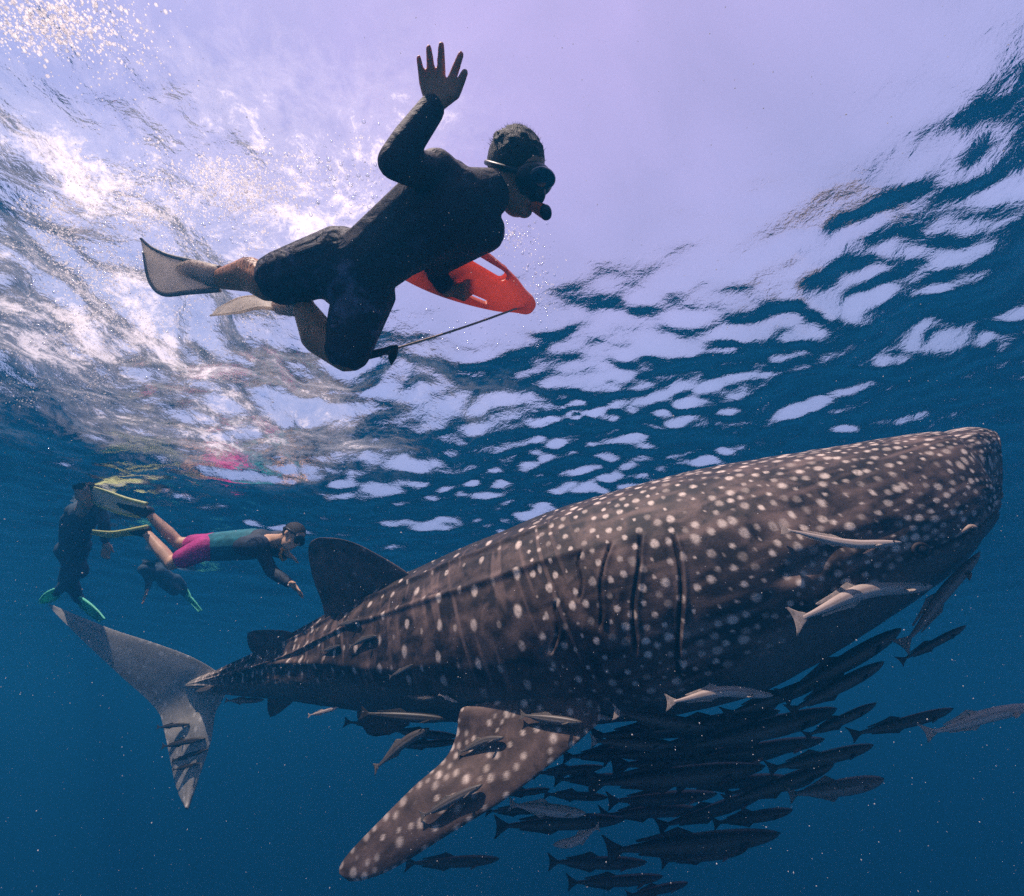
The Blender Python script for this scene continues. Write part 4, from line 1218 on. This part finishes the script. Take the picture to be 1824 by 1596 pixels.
swim_fin(p4, [(at(334, 1058, 5.4), at(330, 1064, 5.4)), (at(346, 1070, 5.35), at(338, 1072, 5.37)), (at(360, 1088, 5.3), at(354, 1090, 5.3))], [(J['al'], .03, at(338, 1064, 5.4), .025)], M_AQUA, M_NAVY, 0.02)

# ------------------------------------------------------------------ bubbles and drifting specks
def specks(name, P_, R_, mat, label, cat, sub=1, inward=False):
    b = bmesh.new()
    bmesh.ops.create_icosphere(b, subdivisions=sub, radius=1.0)
    b.verts.ensure_lookup_table()
    bv = np.array([v_.co[:] for v_ in b.verts])
    bf = np.array([[v_.index for v_ in f_.verts] for f_ in b.faces])
    b.free()
    if inward: bf = bf[:, ::-1]
    n_ = len(P_)
    sq = rng.uniform(0.7, 1.2, (n_, 1, 3))
    VV = (P_[:, None] + bv[None] * R_[:, None, None] * sq).reshape(-1, 3)
    FF = (bf[None] + (np.arange(n_) * len(bv))[:, None, None]).reshape(-1, 3)
    me = bpy.data.meshes.new(name)
    me.vertices.add(len(VV))
    me.vertices.foreach_set('co', VV.reshape(-1).astype(np.float32))
    me.loops.add(FF.size)
    me.loops.foreach_set('vertex_index', FF.reshape(-1).astype(np.int32))
    me.polygons.add(len(FF))
    me.polygons.foreach_set('loop_start', np.arange(0, FF.size, 3, dtype=np.int32))
    me.update(calc_edges=True)
    return tag(link(name, me, mat), label, cat, kind='stuff')


N = Nodes('air_bubble')
fr = N.add('Fresnel', {'IOR': 1.333}).outputs[0]
M_BUB = N.finish(N.add('MixShader', {0: fr, 1: N.add('BsdfTransparent', {'Color': rgb(1, 1, 1)}).outputs[0], 2: N.add('BsdfGlossy', {'Color': rgb(1, 1, 1), 'Roughness': 0.12}).outputs[0]}).outputs[0])
N = Nodes('white_bubble')
M_WB = N.finish(N.add('MixShader', {0: 0.55, 1: N.add('BsdfTranslucent', {'Color': rgb(1.0, 0.96, 0.94)}).outputs[0], 2: N.add('BsdfTransparent', {'Color': rgb(1, 1, 1)}).outputs[0]}).outputs[0])
M_MILK = plain('micro_bubbles', (0.85, 0.82, 0.80), 0.4, 0.1, trans=0.6)
bp, br = [], []


def bubbles(u, v, su, sv, h, sh_, n_, r0=.002, r1=.007):
    for _ in range(n_):
        hh2 = min(h + random.gauss(0, sh_), 1.62)
        bp.append(at_h(random.gauss(u, su), random.gauss(v, sv), hh2))
        br.append(r0 + (r1 - r0) * random.random() ** 3)


bubbles(560, 300, 70, 30, 1.58, .03, 90)
bubbles(650, 340, 45, 25, 1.58, .03, 110)
bubbles(960, 520, 18, 40, 1.50, .04, 110, .002, .006)
bubbles(915, 425, 30, 18, 1.50, .04, 90, .002, .006)
bubbles(820, 590, 70, 22, 1.55, .03, 140, .002, .006)
bubbles(300, 420, 120, 70, 1.56, .04, 300)
bubbles(150, 560, 90, 90, 1.54, .04, 250)
specks('bubbles', np.array([tuple(p_) for p_ in bp]), np.array(br), M_BUB, 'small air bubbles trailing in the churned water by the fins', 'bubbles', 2, True)
bp, br = [], []
for _c in range(260):                                     # the splash: clumps of tiny white bubbles
    t_ = random.random()
    cu, cv = random.choice(((330 + random.gauss(0, 110), 370 + random.gauss(0, 45)), (420 + random.gauss(0, 70), 320 + random.gauss(0, 30)), (200 + random.gauss(0, 75), 440 + random.gauss(0, 70)), (260 + random.gauss(0, 100), 600 + random.gauss(0, 80)), (100 + random.gauss(0, 90), 560 + random.gauss(0, 90))))
    bubbles(cu, cv, random.uniform(8, 30), random.uniform(6, 20), random.uniform(1.46, 1.60), .02, 60, .0010, .0042)
bubbles(80, 40, 75, 30, 1.60, .02, 1500, .0015, .006)
bubbles(200, 100, 60, 40, 1.60, .02, 250, .0012, .004)
bubbles(600, 320, 70, 22, 1.58, .02, 320, .0010, .0035)
bubbles(690, 380, 30, 14, 1.58, .02, 160, .0010, .0035)
bubbles(955, 510, 22, 40, 1.50, .03, 220, .0010, .0035)
bubbles(915, 425, 28, 16, 1.50, .03, 160, .0010, .0035)
specks('froth', np.array([tuple(p_) for p_ in bp]), np.array(br), M_WB, 'white froth of tiny bubbles splashed up by the kicking fins', 'bubbles', 1)
n_ = 2800
Dm = 0.30 + 3.2 * rng.random(n_) ** 1.2
um, vm = rng.uniform(-20, 1850, n_), rng.uniform(-20, 1620, n_)
pm = np.array([tuple(at(a, b, c_)) for a, b, c_ in zip(um, vm, Dm)])
keep = pm[:, 2] < -0.06
specks('plankton', pm[keep], (0.0005 + 0.0008 * rng.random(n_) ** 4)[keep] * (0.4 + 0.6 * Dm[keep]), M_MILK, 'pale specks drifting in the water', 'plankton', 1)
